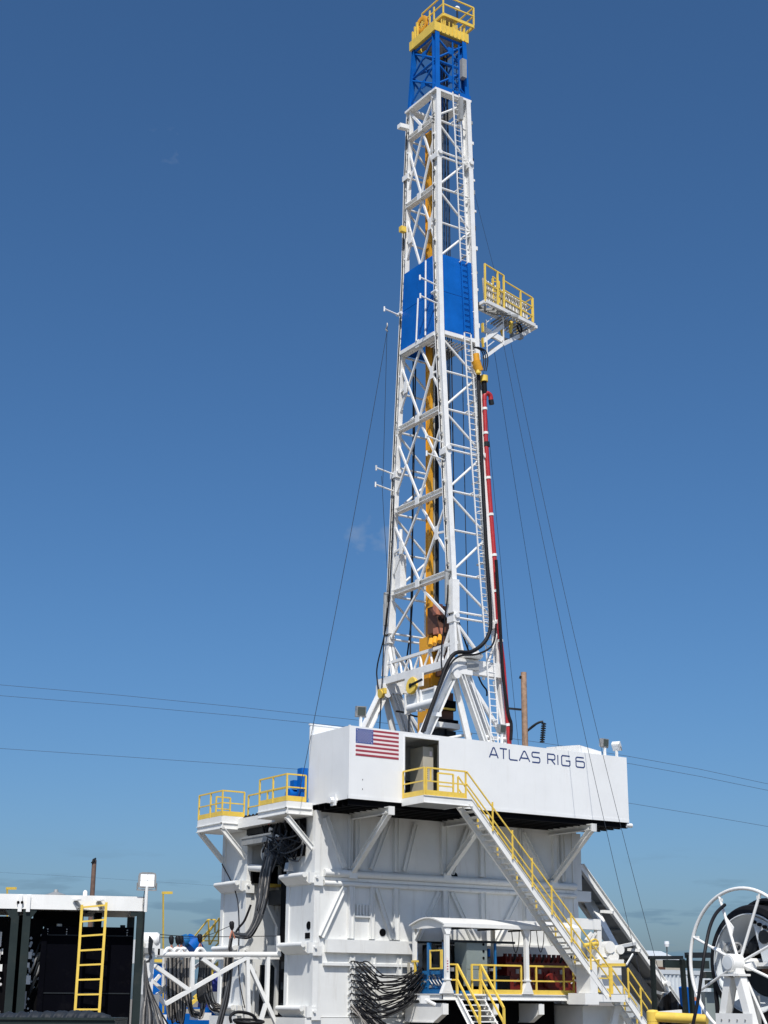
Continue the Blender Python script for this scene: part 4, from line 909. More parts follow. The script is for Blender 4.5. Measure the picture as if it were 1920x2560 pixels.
MB().box(xa+.02, xb-.02, .085, .0995, ZD+.95, ZD+2.02).build('cabinet_door', CABG, cg)
for k in range(3): MB().tube([(xb-.2, .06, ZD+1.9-.26*k), (xb-.2, .084, ZD+1.9-.26*k)], .05, 12).build('button', UND, cg)
MB().box(xa+.1, xb-.1, .3, .8, ZD, ZD+.3).build('cabinet_plinth', DRK, cg)
# red engine
en = thing('red_engine', 'dark red engine block behind the yellow guard rails', 'engine', (10, 1.2, ZD))
MB().box(7.9, 12.2, .6, 2.1, ZD, ZD+.28).build('engine_bed', MRED, en)
MB().box(8.2, 11.9, .75, 1.9, ZD+.28, ZD+1.12).build('engine_block', MRED, en)
MB().box(8.3, 11.8, .95, 1.75, ZD+1.12, ZD+1.5).build('rocker_cover', MRED, en)
for k in range(14): MB().tube([(8.42+.25*k, .95, ZD+1.3), (8.42+.25*k, .82, ZD+1.42), (8.42+.25*k, .80, ZD+1.6)], .05, 7).build('injector_pipe', DRK if k % 2 else MRED, en)
for k in range(13): MB().box(8.45+.26*k, 8.55+.26*k, 1.2, 1.32, ZD+1.5, ZD+1.62).build('cylinder_cap', MRED, en)
for k in range(12): MB().box(8.35+.29*k, 8.5+.29*k, .70, .749, ZD+.72+.1*(k % 2), ZD+.9+.1*(k % 2)).build('side_cover', GREY if k % 4 == 1 else MRED, en)
for k in range(6): MB().tube([(8.5+.6*k, .68, ZD+.45), (8.7+.6*k, .66, ZD+.6), (8.95+.6*k, .7, ZD+.4)], .03, 6).build('fuel_line', STEEL if k % 2 else DRK, en)
MB().lathe((9.1, .62, ZD+.45), (0, 1, 0), [(0, -.1), (.26, -.1), (.3, 0), (.26, .12), (0, .12)], 18).build('cover_plate', MRED, en, True)
MB().lathe((10.4, .6, ZD+.5), (0, 1, 0), [(0, -.1), (.34, -.1), (.38, 0), (.34, .12), (0, .12)], 18).build('cover_plate', MRED, en, True)
MB().tube([(11.9, 1.3, ZD+.9), (12.3, 1.2, ZD+1.1), (12.45, .8, ZD+.8), (12.4, .7, ZD+.2)], .12, 9).build('intake_hose', BLK, en, True)
for k in range(5): MB().tube(smooth_pts([(11.6+.1*k, .6, ZD+1.5-.1*k), (12.2+.08*k, .4, ZD+1.2), (12.3+.07*k, .3, ZD+.5), (12.2, .35, ZD+.1)]), .035, 6).build('engine_hose', BLK, en, True)
for k, (x, z) in enumerate(((8.2, 4.45), (8.8, 4.5), (9.5, 4.5))):
    o = MB().tube(smooth_pts([(x, .4, z), (x+.08, .4, z-.6), (x+.22, .42, z-.85), (x+.35, .4, z-.5), (x+.4, .4, z)]), .018, 5).build('hanging_wire', BLK); solo(o, 'thin black wire looping down from the curved shelter roof', 'wire', 'wires looping under the shelter roof')
# guard rails on the deck edge
def guard(x0, x1, label):
    t = thing('deck_guard_rail', label, 'guard rail', ((x0+x1)/2, YD, ZD), 'yellow guard rails on the lower deck')
    n_ = 2
    for x in (x0, x1, x0+.38 if x1-x0 < 4 else x0, ): MB().beam((x, YD, ZD), (x, YD, ZD+1.1), .075, .05, (1, 0, 0)).build('rail_post', YEL, t)
    MB().beam((x0, YD, ZD+1.1), (x1, YD, ZD+1.1), .05, .07).build('top_rail', YEL, t); MB().beam((x0, YD, ZD+.52), (x1, YD, ZD+.52), .05, .06).build('mid_rail', YEL, t)
    MB().box(x0+.04, x1-.04, YD-.012, YD+.012, ZD+.0, ZD+.17).build('toe_board', YEL, t)
    return t
g1 = guard(at(1180, 2440, Y=YD).x, at(1303, 2440, Y=YD).x, 'yellow guard rail in front of the red engine, left of the white post')
x = at(1236, 2440, Y=YD).x; MB().beam((x, YD, ZD), (x, YD, ZD+1.1), .075, .05, (1, 0, 0)).build('rail_post', YEL, g1)
g2 = guard(at(1322, 2440, Y=YD).x, at(1434, 2440, Y=YD).x, 'yellow guard rail between the white post and the foot of the long stairs')
x = at(1409, 2440, Y=YD).x; MB().beam((x, YD, ZD), (x, YD, ZD+1.1), .075, .05, (1, 0, 0)).build('rail_post', YEL, g2)
# small front stairs running towards -Y
fs = thing('deck_stairs', 'short white stairs with yellow handrails in front of the grey control cabinet', 'staircase', (5.5, -1.2, 0))
xs0, xs1 = at(1143, 2486, Y=YD-.1).x, at(1203, 2486, Y=YD-.1).x
dy, dz = -1.45, -1.62
for x in (xs0, xs1): MB().hbeam((x, YD-.08, ZD-.12), (x, YD-.08+dy, ZD-.12+dz), (0, 1.62, -1.45), (1, 0, 0), .24, .09, .02, .015).build('stringer', WHITE, fs)
MB().box(xs0-.05, xs1+.05, YD-.38, YD-.07, ZD-.06, ZD-.0).build('top_step', WHITE, fs)
for k in range(1, 8):
    f = k/8; MB().box(xs0+.05, xs1-.05, YD-.2+dy*f-.12, YD-.2+dy*f+.12, ZD+dz*f-.03, ZD+dz*f+.01).build('tread', WHITE, fs)
for x in (xs0, xs1):
    a = Vector((x, YD-.1, ZD)); b_ = a+V(0, dy, dz)
    for f in (0, 1): MB().beam(lerp(a, b_, f)-UP*.2*f, lerp(a, b_, f)+UP*1.1, .08, .08, (1, 0, 0)).build('handrail_post', YEL, fs)
    MB().beam(a+UP*1.1, b_+UP*1.1, .07, .08).build('handrail', YEL, fs); MB().beam(a+UP*.55, b_+UP*.55, .06, .07).build('mid_rail', YEL, fs)
    for h_ in (1.1, .52): MB().beam((x-.42, YD-.06, ZD+h_), (x, YD-.06, ZD+h_), .06, .06).build('return_rail', YEL, fs)
    MB().beam((x-.42, YD-.06, ZD+.5), (x-.42, YD-.06, ZD+1.12), .07, .06, (1, 0, 0)).build('return_post', YEL, fs)
# black hydraulic hoses between the base box and the skid
rnd = random.Random(5)
for k in range(34):
    c_, r_ = k % 4, k//4
    a = Vector((1.72+.20*c_+.05*rnd.random(), Yf-.14, 3.05-.245*r_+.06*rnd.random()))
    b_ = Vector((4.5+.05*rnd.random(), 2.12-.20*c_-.12*rnd.random(), 2.95-.115*r_+.08*rnd.random()))
    q = [a+V(0, .14, 0), a+V(.02, -.05, .08), a+V(.14, -.25, .0)]
    mid_ = lerp(a, b_, .42)-UP*(.38+.3*rnd.random()+.0*r_)+V(0, -.3, 0)
    o = MB().tube(smooth_pts(q+[lerp(a, mid_, .55)+V(0, -.2, -.18), mid_, lerp(mid_, b_, .55)+V(0, -.05, -.2), b_+V(-.12, 0, -.1), b_], 4), .027, 6).build('hydraulic_hose', BLK, None, True)
    solo(o, 'black hydraulic hose sagging from the white base box to the blue skid', 'hose', 'hydraulic hoses between base box and blue skid')
    MB().tube([a+V(0, .14, 0), a+V(0, .02, .03)], .042, 7).build('hose_coupling', STEEL, o)
for k in range(12):
    a = Vector((1.75+.13*(k % 6), Yf-.14, 1.55-.12*(k//6)))
    o = MB().tube(smooth_pts([a, a+V(.1, -.3, -.25), a+V(.5+.08*k, -.7, -.95), a+V(1.4+.1*k, -1.0, -1.25), a+V(2.3, -.8, -1.3)], 4), .027, 6).build('lower_hose', GCAB if k % 3 == 0 else BLK, None, True)
    solo(o, 'hose dropping from the white base box down to the ground', 'hose', 'hoses dropping to the ground below the base box')
# ================================================================== V-door slide and equipment at the right end
vd = thing('pipe_slide', 'long white sloping pipe slide with dark underside at the right end of the rig', 'pipe slide', (18, 6, 0))
vy = 5.2; va, vb = at(1452, 2165, Y=vy), at(1722, 2545, Y=vy); wv = 1.75
dv_ = (vb-va).normalized(); vn = Vector((-dv_.z, 0, dv_.x)); vn = vn if vn.z > 0 else -vn
MB().hbeam(va, vb, vn, (0, 1, 0), .32, .22, .03, .03).build('side_rail', WHITE, vd)
MB().hbeam(va+V(0, wv, 0), vb+V(0, wv, 0), vn, (0, 1, 0), .34, .22, .03, .03).build('side_rail', WHITE, vd)
MB().obox(va+V(0, .05, 0)+vn*.06, vb-va, (0, wv-.1, 0), vn*.04).build('slide_plate', GREY, vd)
for k in range(6):
    p = lerp(va, vb, (k+.5)/6); MB().beam(p+V(0, .1, 0)-vn*.02, p+V(0, wv-.1, 0)-vn*.02, .16, .12, vn).build('cross_rib', GREY, vd)
for f in (.28, .53, .82): 
    p = lerp(va, vb, f); MB().beam(p+V(0, -.12, -.15), p+V(-.35, .35, -.1), .3, .14).build('hinge_lug', WHITE, vd)
MB().tube([lerp(va, vb, .77)+V(0, -.3, 0), lerp(va, vb, .77)+V(0, .1, 0)], .13, 14).build('pivot', WHITE, vd, True)
MB().beam(lerp(va, vb, .49)+V(0, -.05, -.1), at(1532, 2370, Y=4.0), .14, .14).build('support_ram', WHITE, vd)
MB().beam(at(1462, 2235, Y=6.6), at(1537, 2372, Y=4.4), .34, .3).build('support_leg', WHITE, vd)
MB().beam(at(1582, 2385, Y=4.2), at(1566, 2412, Y=3.6), .06, .06).build('support_ram', WHITE, vd)
MB().beam(lerp(va, vb, .8)+V(0, .3, -.3), at(1640, 2480, Y=5.2), .12, .14).build('support_ram', GREY, vd)
MB().obox(at(1570, 2420, Y=6.3), (3.4, 0, -3.3), (0, 1.2, 0), (.2, 0, .25)).build('lower_tray', GREY, vd)
eq = thing('white_pump_frame', 'white framed equipment with yellow valve behind the foot of the long stairs', 'equipment', (14.5, 2, 1))
for a, b_, w_ in (((1424, 2308), (1497, 2312), .45), ((1420, 2360), (1500, 2360), .0)):
    if w_: MB().beam(at(*a, Y=2.0), at(*b_, Y=2.0), .3, w_).build('top_beam', WHITE, eq)
for x in (1442, 1494):
    MB().beam(at(x, 2316, Y=2.0), at(x+3, 2480, Y=2.0), .24, .24, (1, 0, 0)).build('frame_post', WHITE, eq)
MB().beam(at(1478, 2332, Y=1.95), at(1466, 2352, Y=1.95), .14, .14, (0, 1, 0)).build('frame_brace', WHITE, eq)
MB().beam(at(1488, 2332, Y=1.95), at(1474, 2356, Y=1.95), .1, .12, (0, 1, 0)).build('frame_brace', WHITE, eq)
a, b_ = at(1446, 2395, Y=1.8), at(1555, 2470, Y=1.8)
MB().box(a.x, b_.x, 1.8, 2.6, b_.z-.3, a.z-.25).build('equipment_box', WHITE, eq)
MB().box(a.x+.2, b_.x+.1, 1.72, 2.62, a.z-.24, a.z-.02).build('box_lid', WHITE, eq)
a, b_ = at(1490, 2368, Y=1.9), at(1548, 2395, Y=1.9)
MB().box(a.x, b_.x, 1.9, 2.5, b_.z+.02, a.z).build('valve_body', WHITE, eq)
for px, py, r_ in ((1526, 2368, .26), (1552, 2374, .2), (1540, 2392, .16), (1530, 2395, .14)):
    c = at(px, py, Y=1.75); MB().tube([c, c+V(.05, .5, 0)], r_, 12).build('valve_flange', WHITE, eq, True)
c = at(1473, 2358, Y=1.8); MB().tube([c+V(-.3, 0, -.1), c+V(.45, 0, .0)], .09, 10).build('yellow_valve', YEL, eq, True)
c = at(1486, 2360, Y=1.8); MB().ring(c, (.2, 1, .2), .2, .035, 20, 6).build('hand_wheel', YEL, eq, True)
c = at(1490, 2415, Y=1.7); MB().tube([c+V(-.05, 0, .25), c, c+V(-.05, 0, -.3)], [.22, .12, .06], 10).build('yellow_funnel', YEL, eq, True)
MB().box(13.7, 14.6, 1.2, 2.6, 0, 1.2).build('equipment_plinth', WHITE, eq)
MB().beam(at(1508, 2412, Y=1.4), at(1560, 2412, Y=1.4), .2, .12).build('yellow_top', YEL, eq)
MB().beam((12.7, YO-.1, .2), (14.6, YO-.1, .2), .6, .3).build('mud_sill', WHITE, as_)
MB().box(11.1, 13.3, -.5, 1.6, .12, 1.55).build('stair_plinth', WHITE, as_)
MB().beam((12.2, -.9, .35), (12.6, -.9, 1.5), .3, .14, (0, 1, 0)).build('plinth_prop', WHITE, as_)
MB().box(3.6, 15.5, -2.6, -1.7, .0, .1).build('ground_mat', DRK, as_)
# ================================================================== cables, hoses and wires on the rig
# red standpipe with clamps and swan neck
SY = [(900, 4.30), (1300, 3.85), (1550, 3.50), (1850, 3.40)]
rp = [at(x, y, Y=pl(SY, y)+.05) for x, y in ((1211, 1000), (1215, 1100), (1220, 1180), (1228, 1290), (1236, 1390), (1246, 1560), (1258, 1660), (1266, 1760), (1273, 1850))]
rp = rp+[V(rp[-1].x+.1, rp[-1].y, 9.6)]
sp = thing('red_standpipe', 'tall red standpipe with white clamps running up the right mast leg', 'pipe', (rp[-1].x, rp[-1].y, 9.4))
MB().tube(rp, .105, 12).build('pipe', RED, sp, True)
q = rp[0]; MB().tube(smooth_pts([q, q+V(.02, 0, .25), q+V(.16, -.03, .38), q+V(.33, -.05, .28), q+V(.36, -.05, .04)], 4), .115, 12).build('swan_neck', RED, sp, True)
MB().tube([q+V(.36, -.05, .06), q+V(.40, -.05, -.16)], .13, 12).build('hammer_union', DRK, sp, True)
def scr_y(p): return CY-F_PX*(p-CAM).dot(UR)/(p-CAM).dot(FW)
def along(f): k = min(int(f*9), 8); return lerp(rp[k], rp[k+1], f*9-k), (rp[k+1]-rp[k]).normalized()
for y_ in (1023, 1082, 1194, 1287, 1388, 1480, 1602, 1813):
    f = min((i/400 for i in range(400)), key=lambda q_: abs(scr_y(along(q_)[0])-y_)); p, d = along(f)
    MB().tube([p-d*.06, p+d*.06], .13, 12).build('clamp', MASTW, sp)
p = at(1217, 1111, Y=pl(SY, 1111)+.05); MB().tube([p+V(0, 0, .12), p-V(0, 0, .12)], .14, 12).build('coupling', DRK, sp)
# long black mud hose beside it
def hose(name, pts, r, label, cat_, m=BLK, k=5, n=8, group=None):
    o = MB().tube(smooth_pts(pts, k), r, n).build(name, m, None, True); return solo(o, label, cat_, group)
yh = YC-2.35
HY = [(900, 4.35), (1300, 3.62), (1548, 3.30), (1850, 3.25)]
hose('mud_hose', [at(x, y, Y=pl(HY, y)-.05) for x, y in ((1196, 935), (1198, 1000), (1203, 1120), (1212, 1300), (1220, 1440), (1227, 1548), (1222, 1585), (1205, 1612), (1175, 1630), (1140, 1632), (1118, 1660), (1100, 1710), (1078, 1770), (1056, 1830))], .09,
     'thick black hose down the right mast leg and along the near A-frame', 'hose', BLK, 6, 10)
hose('service_loop', [at(x, y, Y=3.12) for x, y in ((1240, 1560), (1236, 1600), (1222, 1622), (1190, 1636), (1150, 1640), (1122, 1668), (1085, 1760), (1062, 1828))], .045, 'thinner black hose looping beside the thick one at the near A-frame', 'hose', BLK, 6)
hose('black_riser_hose', [at(x, y, Y=3.3) for x, y in ((1240, 1400), (1249, 1540), (1257, 1680), (1270, 1780), (1278, 1810), (1277, 1850))], .075, 'black hose bulging beside the foot of the red standpipe', 'hose')
hose('left_leg_hose', [at(x, y, X=XL-.45) for x, y in ((985, 1240), (978, 1400), (966, 1560), (944, 1660), (943, 1700), (950, 1740), (953, 1748))], .035, 'black hose hanging left of the far mast leg down to the yellow guard', 'hose')
hose('left_leg_cable', [at(x, y, X=XL-.5) for x, y in ((968, 1520), (960, 1600), (956, 1690), (952, 1760), (949, 1830))], .028, 'black cable hanging beside the far mast leg onto the flag cabin', 'cable')
hose('front_leg_cable', [at(x, y, X=XL-.35) for x, y in ((1120, 1462), (1118, 1500), (1108, 1580), (1103, 1640), (1107, 1690))], .032, 'black cable hanging from the block on the front mast leg', 'cable')
hose('inner_mast_cable', [at(x, y, X=XL+1.2) for x, y in ((1033, 900), (1033, 1100), (1031, 1300), (1030, 1520), (1014, 1670))], .04, 'black cable hanging inside the left half of the mast', 'cable')
hose('brace_cable', [at(x, y, Y=4.6) for x, y in ((1147, 1555), (1165, 1610), (1200, 1700), (1216, 1725), (1217, 1740))], .04, 'thin black cable curving down to the right of the A-frame', 'cable')
hose('frame_loop_cable', [at(x, y, Y=8.2) for x, y in ((990, 1778), (1015, 1782), (1035, 1790), (1055, 1792))], .045, 'black cable looping between the far A-frame and the yellow machine', 'cable')
# orange hook and hose ends at top of the mud hose
hk = thing('orange_swivel', 'orange swivel with black hose ends hanging at the right leg below the railed platform', 'swivel', at(1192, 930, Y=yh))
for (xa, ya_), (xb, yb_), r_ in (((1190, 885), (1192, 905), .16), ((1189, 902), (1198, 928), .22)):
    MB().tube([at(xa, ya_, Y=yh), at(xb, yb_, Y=yh)], r_, 10).build('swivel_body', ORG, hk, True)
MB().tube([at(1196, 918, Y=yh-.05), at(1196, 934, Y=yh-.05)], .13, 10).build('hose_collar', YEL, hk, True)
for k in range(3):
    p = at(1205+5*k, 925, Y=yh+.1); MB().tube(smooth_pts([p+V(-.5, 0, 1.1), p+V(0, 0, 1.0), p+V(.12, 0, .5), p+V(0, 0, -.05)]), .03, 6).build('hose_end', BLK, hk, True)
p = at(1210, 940, Y=yh+.1); MB().tube([p, p+V(0, 0, -.3)], .2, 10).build('hose_collar', YEL, hk, True); MB().tube([p+V(0, 0, -.3), at(1212, 985, Y=4.25)], .13, 10).build('hose_tail', BLK, hk, True)
# rust-brown top drive hanging inside the mast
td = thing('top_drive', 'rusty brown and salmon top drive hanging inside the mast above the A-frame', 'top drive', (9, 5.6, 16.8))
ty = 5.55
def tbox(nm, xa, ya_, xb, yb_, m, y=ty, dp=.8):
    a, b_ = at(xa, ya_, Y=y), at(xb, yb_, Y=y); return MB().box(min(a.x, b_.x), max(a.x, b_.x), y, y+dp, min(a.z, b_.z), max(a.z, b_.z)).build(nm, m, td)
tbox('housing', 1093, 1512, 1138, 1585, RUST); tbox('side_plate', 1091, 1508, 1107, 1538, SALM, ty-.03, .3); tbox('side_plate', 1092, 1568, 1107, 1586, SALM, ty-.05, .3)
tbox('gearbox', 1098, 1588, 1134, 1628, RUST, ty+.1, .6); tbox('pipe_handler', 1104, 1632, 1126, 1690, RUST, ty+.15, .5)
tbox('side_plate', 1134, 1520, 1144, 1560, SALM, ty, .3)
for k, (px, py) in enumerate(((1087, 1604), (1100, 1598), (1077, 1608))):
    c = at(px, py, Y=ty-.2); MB().tube([c+V(-.1, -.1, -.15), c+V(.1, .1, .2)], .12, 8).build('link_bracket', ORG, td)
for k in range(5):
    c = at(1100+8*k, 1545+6*(k % 2), Y=ty-.05); MB().tube([c, c+V(0, .15, 0)], .1, 10).build('bolt_cover', UND, td)
# dark machinery on the drill floor behind the A-frame
ir = thing('floor_machine', 'dark brown pipe-handling machine under the mast behind the near A-frame', 'machine', (9.4, 6.0, 9.5))
def ibox(nm, xa, ya_, xb, yb_, m, y=5.6, dp=.8):
    a, b_ = at(xa, ya_, Y=y), at(xb, yb_, Y=y); return MB().box(min(a.x, b_.x), max(a.x, b_.x), y, y+dp, min(a.z, b_.z), max(a.z, b_.z)).build(nm, m, ir)
ibox('column', 1108, 1730, 1134, 1850, RUST); ibox('head', 1100, 1748, 1140, 1778, UND, 5.4); ibox('jaw', 1102, 1796, 1146, 1822, UND, 5.3); ibox('yellow_clamp', 1108, 1768, 1138, 1776, YEL, 5.3, .2)
ibox('spring_can', 1112, 1826, 1140, 1848, DRK, 5.2); ibox('arm', 1116, 1700, 1128, 1740, RUST, 5.8)
wb = thing('white_floor_table', 'white flat-topped beam across the drill floor under the mast', 'floor beam', (8.2, 5.3, 12.4))
a, b_ = at(1086, 1808, Y=5.0), at(1150, 1818, Y=5.0); MB().box(a.x-.2, b_.x, 5.0, 5.9, b_.z-.1, a.z+.1).build('table_top', WHITE, wb); MB().box(a.x+.4, b_.x-.6, 5.2, 5.8, 9.4, b_.z-.11).build('table_leg', DRK, wb)
MB().tube([at(1120, 1846, Y=4.4), at(1178, 1835, Y=4.4)], .07, 8).build('guard_bar', WHITE, wb, True)
# guy wires and lines
def wire(name, pts, r, label, cat_='wire', m=WIRE, group=None):
    o = MB().tube(pts, r, 5).build(name, m, None, False); return solo(o, label, cat_, group)
def ground_through(p, q): return p+(q-p)*(p.z/(p.z-q.z))
T1, T2 = at(1276, 852, Y=5.25), at(1259, 861, Y=5.12)
e1, e2 = ground_through(T1, at(1650, 2410, Y=-6.4)), ground_through(T2, at(1594, 2390, Y=-7.1))
wire('guy_wire', cat_pts(T1, e1, 1.5, 16), .010, 'long guy wire slanting across the right end of the white cabin, outer one', 'guy wire')
wire('guy_wire', cat_pts(T2, e2, 1.0, 16), .010, 'long guy wire crossing the white cabin just right of the lettering', 'guy wire')
wire('guy_wire', cat_pts(at(1236, 880, Y=5.3), at(1440, 2120, Y=9.5), .5, 12), .010, 'guy wire dropping behind the cabin right of the wooden pole', 'guy wire')
wire('guy_wire', cat_pts(at(1208, 930, Y=5.3), at(1300, 1900, Y=7), .4, 12), .010, 'guy wire dropping between the red pipe and the wooden pole', 'guy wire')
wire('guy_wire', cat_pts(at(1160, 380, Y=5.2), at(1258, 760, Y=4.8), .05, 8), .008, 'fine guy line from the upper mast to the railed platform', 'guy wire')
wire('guy_wire', cat_pts(at(968, 826, X=XL-1.1), at(746, 1990, X=-1.0), .6, 14), .013, 'guy wire from the far leg arm to the left platform', 'guy wire')
wire('tag_line', [at(968, 812, X=XL-1.1), at(963, 1000, X=XL-1.2), at(957, 1210, X=XL-1.1)], .012, 'fine line hanging from the upper left cable arm', 'line')
wire('tag_line', [at(954, 1190, X=XL-1.1), at(960, 1300, X=XL-1.0), at(968, 1420, X=XL-.7)], .012, 'fine line hanging from the lower left cable arm', 'line')
hook = MB().tube(smooth_pts([at(968, 808, X=XL-1.1), at(968, 816, X=XL-1.1), at(965, 824, X=XL-1.1), at(969, 828, X=XL-1.1)]), .04, 7).build('line_hook', STEEL, None, True); solo(hook, 'small hook hanging from the upper left cable arm', 'hook')
# umbilical bundle in the gap between the base boxes
rnd = random.Random(11)
for k in range(16):
    j = lambda a: a*(rnd.random()-.5)
    s = k/15
    pts = [at(668+22*s+j(8), 2085+j(14), X=.0), at(664+22*s+j(8), 2125+j(8), X=-.2), at(652+22*s+j(6), 2190+j(8), X=-.3), at(645+20*s+j(6), 2250, X=-.35), at(634+18*s+j(6), 2300, X=-.45), at(616+10*s+j(5), 2332+10*s, X=-.55), at(596+j(5), 2334+10*s, X=-.65), at(582+j(4), 2332+9*s, X=-.72), at(575+4*s, 2352, X=-.75), at(572+4*s, 2375, X=-.75)]
    o = MB().tube(smooth_pts(pts, 5), .042, 7).build('umbilical_cable', (HOSE, GCAB, HOSE, BLK)[k % 4], None, True); solo(o, 'cable of the thick bundle curving down the gap between the base boxes', 'cable', 'umbilical cables in the gap between base boxes')
for k in range(30):
    x0_, y0_ = rnd.uniform(664, 762), rnd.uniform(2052, 2080); x1_, y1_ = rnd.uniform(660, 752), rnd.uniform(2085, 2165)
    pts = [at(x0_, y0_, X=.0), at(x0_+rnd.uniform(-12, 12), y0_+rnd.uniform(25, 45), X=-.22), at((x0_+x1_)/2+rnd.uniform(-15, 15), max(y0_, y1_)+rnd.uniform(-5, 22), X=-.25), at(x1_, y1_-10, X=-.2), at(x1_+rnd.uniform(-8, 8), y1_-45, X=-.05)]
    o = MB().tube(smooth_pts(pts, 5), .036, 7).build('tangled_cable', (BLK, BLK, HOSE, BLK)[k % 4], None, True); solo(o, 'dark cable in the tangle below the left platform', 'cable', 'tangled cables below the left platform')
jb = thing('junction_panel', 'grey junction box with white and red fittings amid the cable tangle', 'junction box', at(660, 2090, X=.2))
c = at(692, 2060, X=.25); MB().box(.2, .6, c.y, c.y+.9, c.z-.4, c.z+.4).build('box_body', GREY, jb)
c = at(668, 2134, X=.0); MB().lathe(c, (1, 0, 0), [(0, -.15), (.3, -.15), (.3, .1), (0, .1)], 16).build('round_cover', GREY, jb, True)
for px, py, m in ((676, 2060, RED), (678, 2078, WHITE), (702, 2052, WHITE), (694, 2096, WHITE), (700, 2104, SALM), (676, 2108, WHITE), (708, 2110, WHITE), (690, 2112, GREY)):
    c = at(px, py, X=-.15); MB().tube([c+V(0, -.12, .05), c+V(-.05, 0, .12), c+V(0, .12, 0)], .055, 7).build('fitting', m, jb, True)
lf = thing('fallen_light', 'small grey metal box resting on the hinge ledge of the near base box', 'box', at(722, 2170, X=-.3))
c = at(722, 2172, X=-.3); MB().extr([c+V(-.15, -.15, -.1), c+V(.15, -.15, -.1), c+V(.1, -.1, .2), c+V(-.05, -.1, .25)], (0, .3, 0)).build('box_body', STEEL, lf)
# ================================================================== cable tray truss on the left
tr_ = thing('cable_tray_truss', 'white pipe truss carrying hanging cables left of the base boxes', 'truss', (-3, 5, 0))
YT = 5.0
def tp(x, y, dy=0): return at(340+x/4.366, 2280+y/4.366, Y=YT+dy)
def tm(nm, a, b_, r=.10, dy=0, sq=True):
    if sq: MB().beam(tp(*a, dy), tp(*b_, dy), r*1.7, r*1.7, (0, 1, 0)).build(nm, WHITE, tr_)
    else: MB().tube([tp(*a, dy), tp(*b_, dy)], r, 10).build(nm, WHITE, tr_, True)
tm('top_chord', (220, 465), (1570, 465), .11, 0, False)
tm('top_chord', (300, 495), (1560, 495), .09, 1.0)
for a, b_ in (((615, 480), (610, 830)), ((1440, 480), (1425, 1010)), ((1215, 490), (1225, 1130))): tm('vertical', a, b_, .085)
for a, b_ in (((1235, 480), (320, 1005)), ((200, 585), (575, 850)), ((720, 510), (900, 640)), ((320, 1010), (225, 900)), ((1235, 575), (1490, 1140)), ((1420, 990), (1350, 1225)), ((1430, 1000), (1525, 1215))): tm('diagonal', a, b_, .085)
for a, b_ in (((310, 490), (300, 850)), ((225, 905), (380, 805)), ((620, 620), (730, 540)), ((800, 590), (860, 510)), ((160, 740), (290, 850)), ((200, 760), (260, 690)), ((790, 560), (700, 640))): tm('rear_brace', a, b_, .07, .9)
for x in (360, 450, 510, 700): 
    MB().tube(smooth_pts([tp(x-50, 450, .5), tp(x-20, 405, .5), tp(x+20, 405, .5), tp(x+55, 450, .5)]), .08, 8).build('cable_saddle', WHITE, tr_, True)
MB().beam(tp(1548, 260), tp(1560, 480), .13, .13, (0, 1, 0)).build('end_post', WHITE, tr_)
for k, (x, y, lb) in enumerate(((385, 300, 'first black plug from the left standing on the cable tray truss'), (455, 300, 'black plug in the middle of the cable tray, left of a close pair'), (492, 297, 'black plug in the middle of the cable tray, right of a close pair'), (697, 280, 'black plug standing alone over the centre of the cable tray'), (1045, 140, 'black plug beside the cable bundle on the far base box'))):
    t = thing('cable_plug', lb, 'plug', tp(x, y+90, .5), 'cable plugs')
    a, b_ = tp(x-2, y-40, .5), tp(x+4, y+55, .5); MB().tube([a, lerp(a, b_, .2), lerp(a, b_, .75), b_], [.06, .105, .09, .05], 10).build('plug_boot', BLK, t, True)
    for d_ in (-.06, 0, .06): MB().tube([b_, b_+V(d_*.6, 0, -.12), tp(x+6, y+150, .5)+V(d_*2, 0, 0)], .028, 6).build('plug_lead', SALM if d_ else HOSE, t, True)
rnd = random.Random(21)
def drop(x0_, y0_, yb_, x1_, y1_, n_, m_, lb, grp, spread=20, dy0=.5):
    for k in range(n_):
        s = (k/(max(1, n_-1))-.5)*spread*1.5+rnd.uniform(-5, 5); yb_k = yb_+rnd.uniform(-60, 10)
        xm = (x0_+x1_)/2
        pts = [tp(x0_+s, y0_, dy0), tp(x0_+s+rnd.uniform(-6, 6), y0_+(yb_k-y0_)*.55, dy0-.1), tp(x0_+s*.6+(x1_-x0_)*.22, yb_k-40+rnd.uniform(-15, 15), dy0), tp(xm+s*.4, yb_k+rnd.uniform(-18, 18), dy0+.1), tp(x1_-s*.6-(x1_-x0_)*.22, yb_k-40+rnd.uniform(-15, 15), dy0), tp(x1_-s, y1_, dy0+.1)]
        o = MB().tube(smooth_pts(pts, 5), .032, 7).build('hanging_cable', m_[k % len(m_)], None, True); solo(o, lb, 'cable', grp)
drop(360, 500, 1190, 425, 520, 6, (GCAB, HOSE, BLK), 'cable looping down behind the left half of the cable tray', 'cable loops, left half of tray', 50)
drop(430, 500, 1200, 530, 520, 7, (HOSE, BLK, GCAB), 'dark cable looping down behind the middle of the cable tray', 'cable loops, middle of tray', 60)
drop(560, 500, 1150, 770, 520, 7, (HOSE, GCAB, BLK), 'cable in the wide loop below the centre of the cable tray', 'cable loops, centre of tray', 50)
drop(770, 520, 1070, 1020, 440, 10, (GCAB, HOSE, BLK), 'cable in the loop rising to the bundle on the far base box', 'cable loops, right of tray', 70)
for k in range(14):
    s = k/13
    pts = [tp(700+30*s, 500, .5), tp(690+70*s, 650, .45), tp(670+90*s, 850, .4), tp(690+60*s, 980, .5), tp(760-10*s, 1000-20*s, .6)]
    o = MB().tube(smooth_pts(pts, 4), .036, 7).build('hank_cable', (BLK, HOSE)[k % 2], None, True); solo(o, 'black cable in the dense hank under the lone plug', 'cable', 'cable hank under the lone plug')
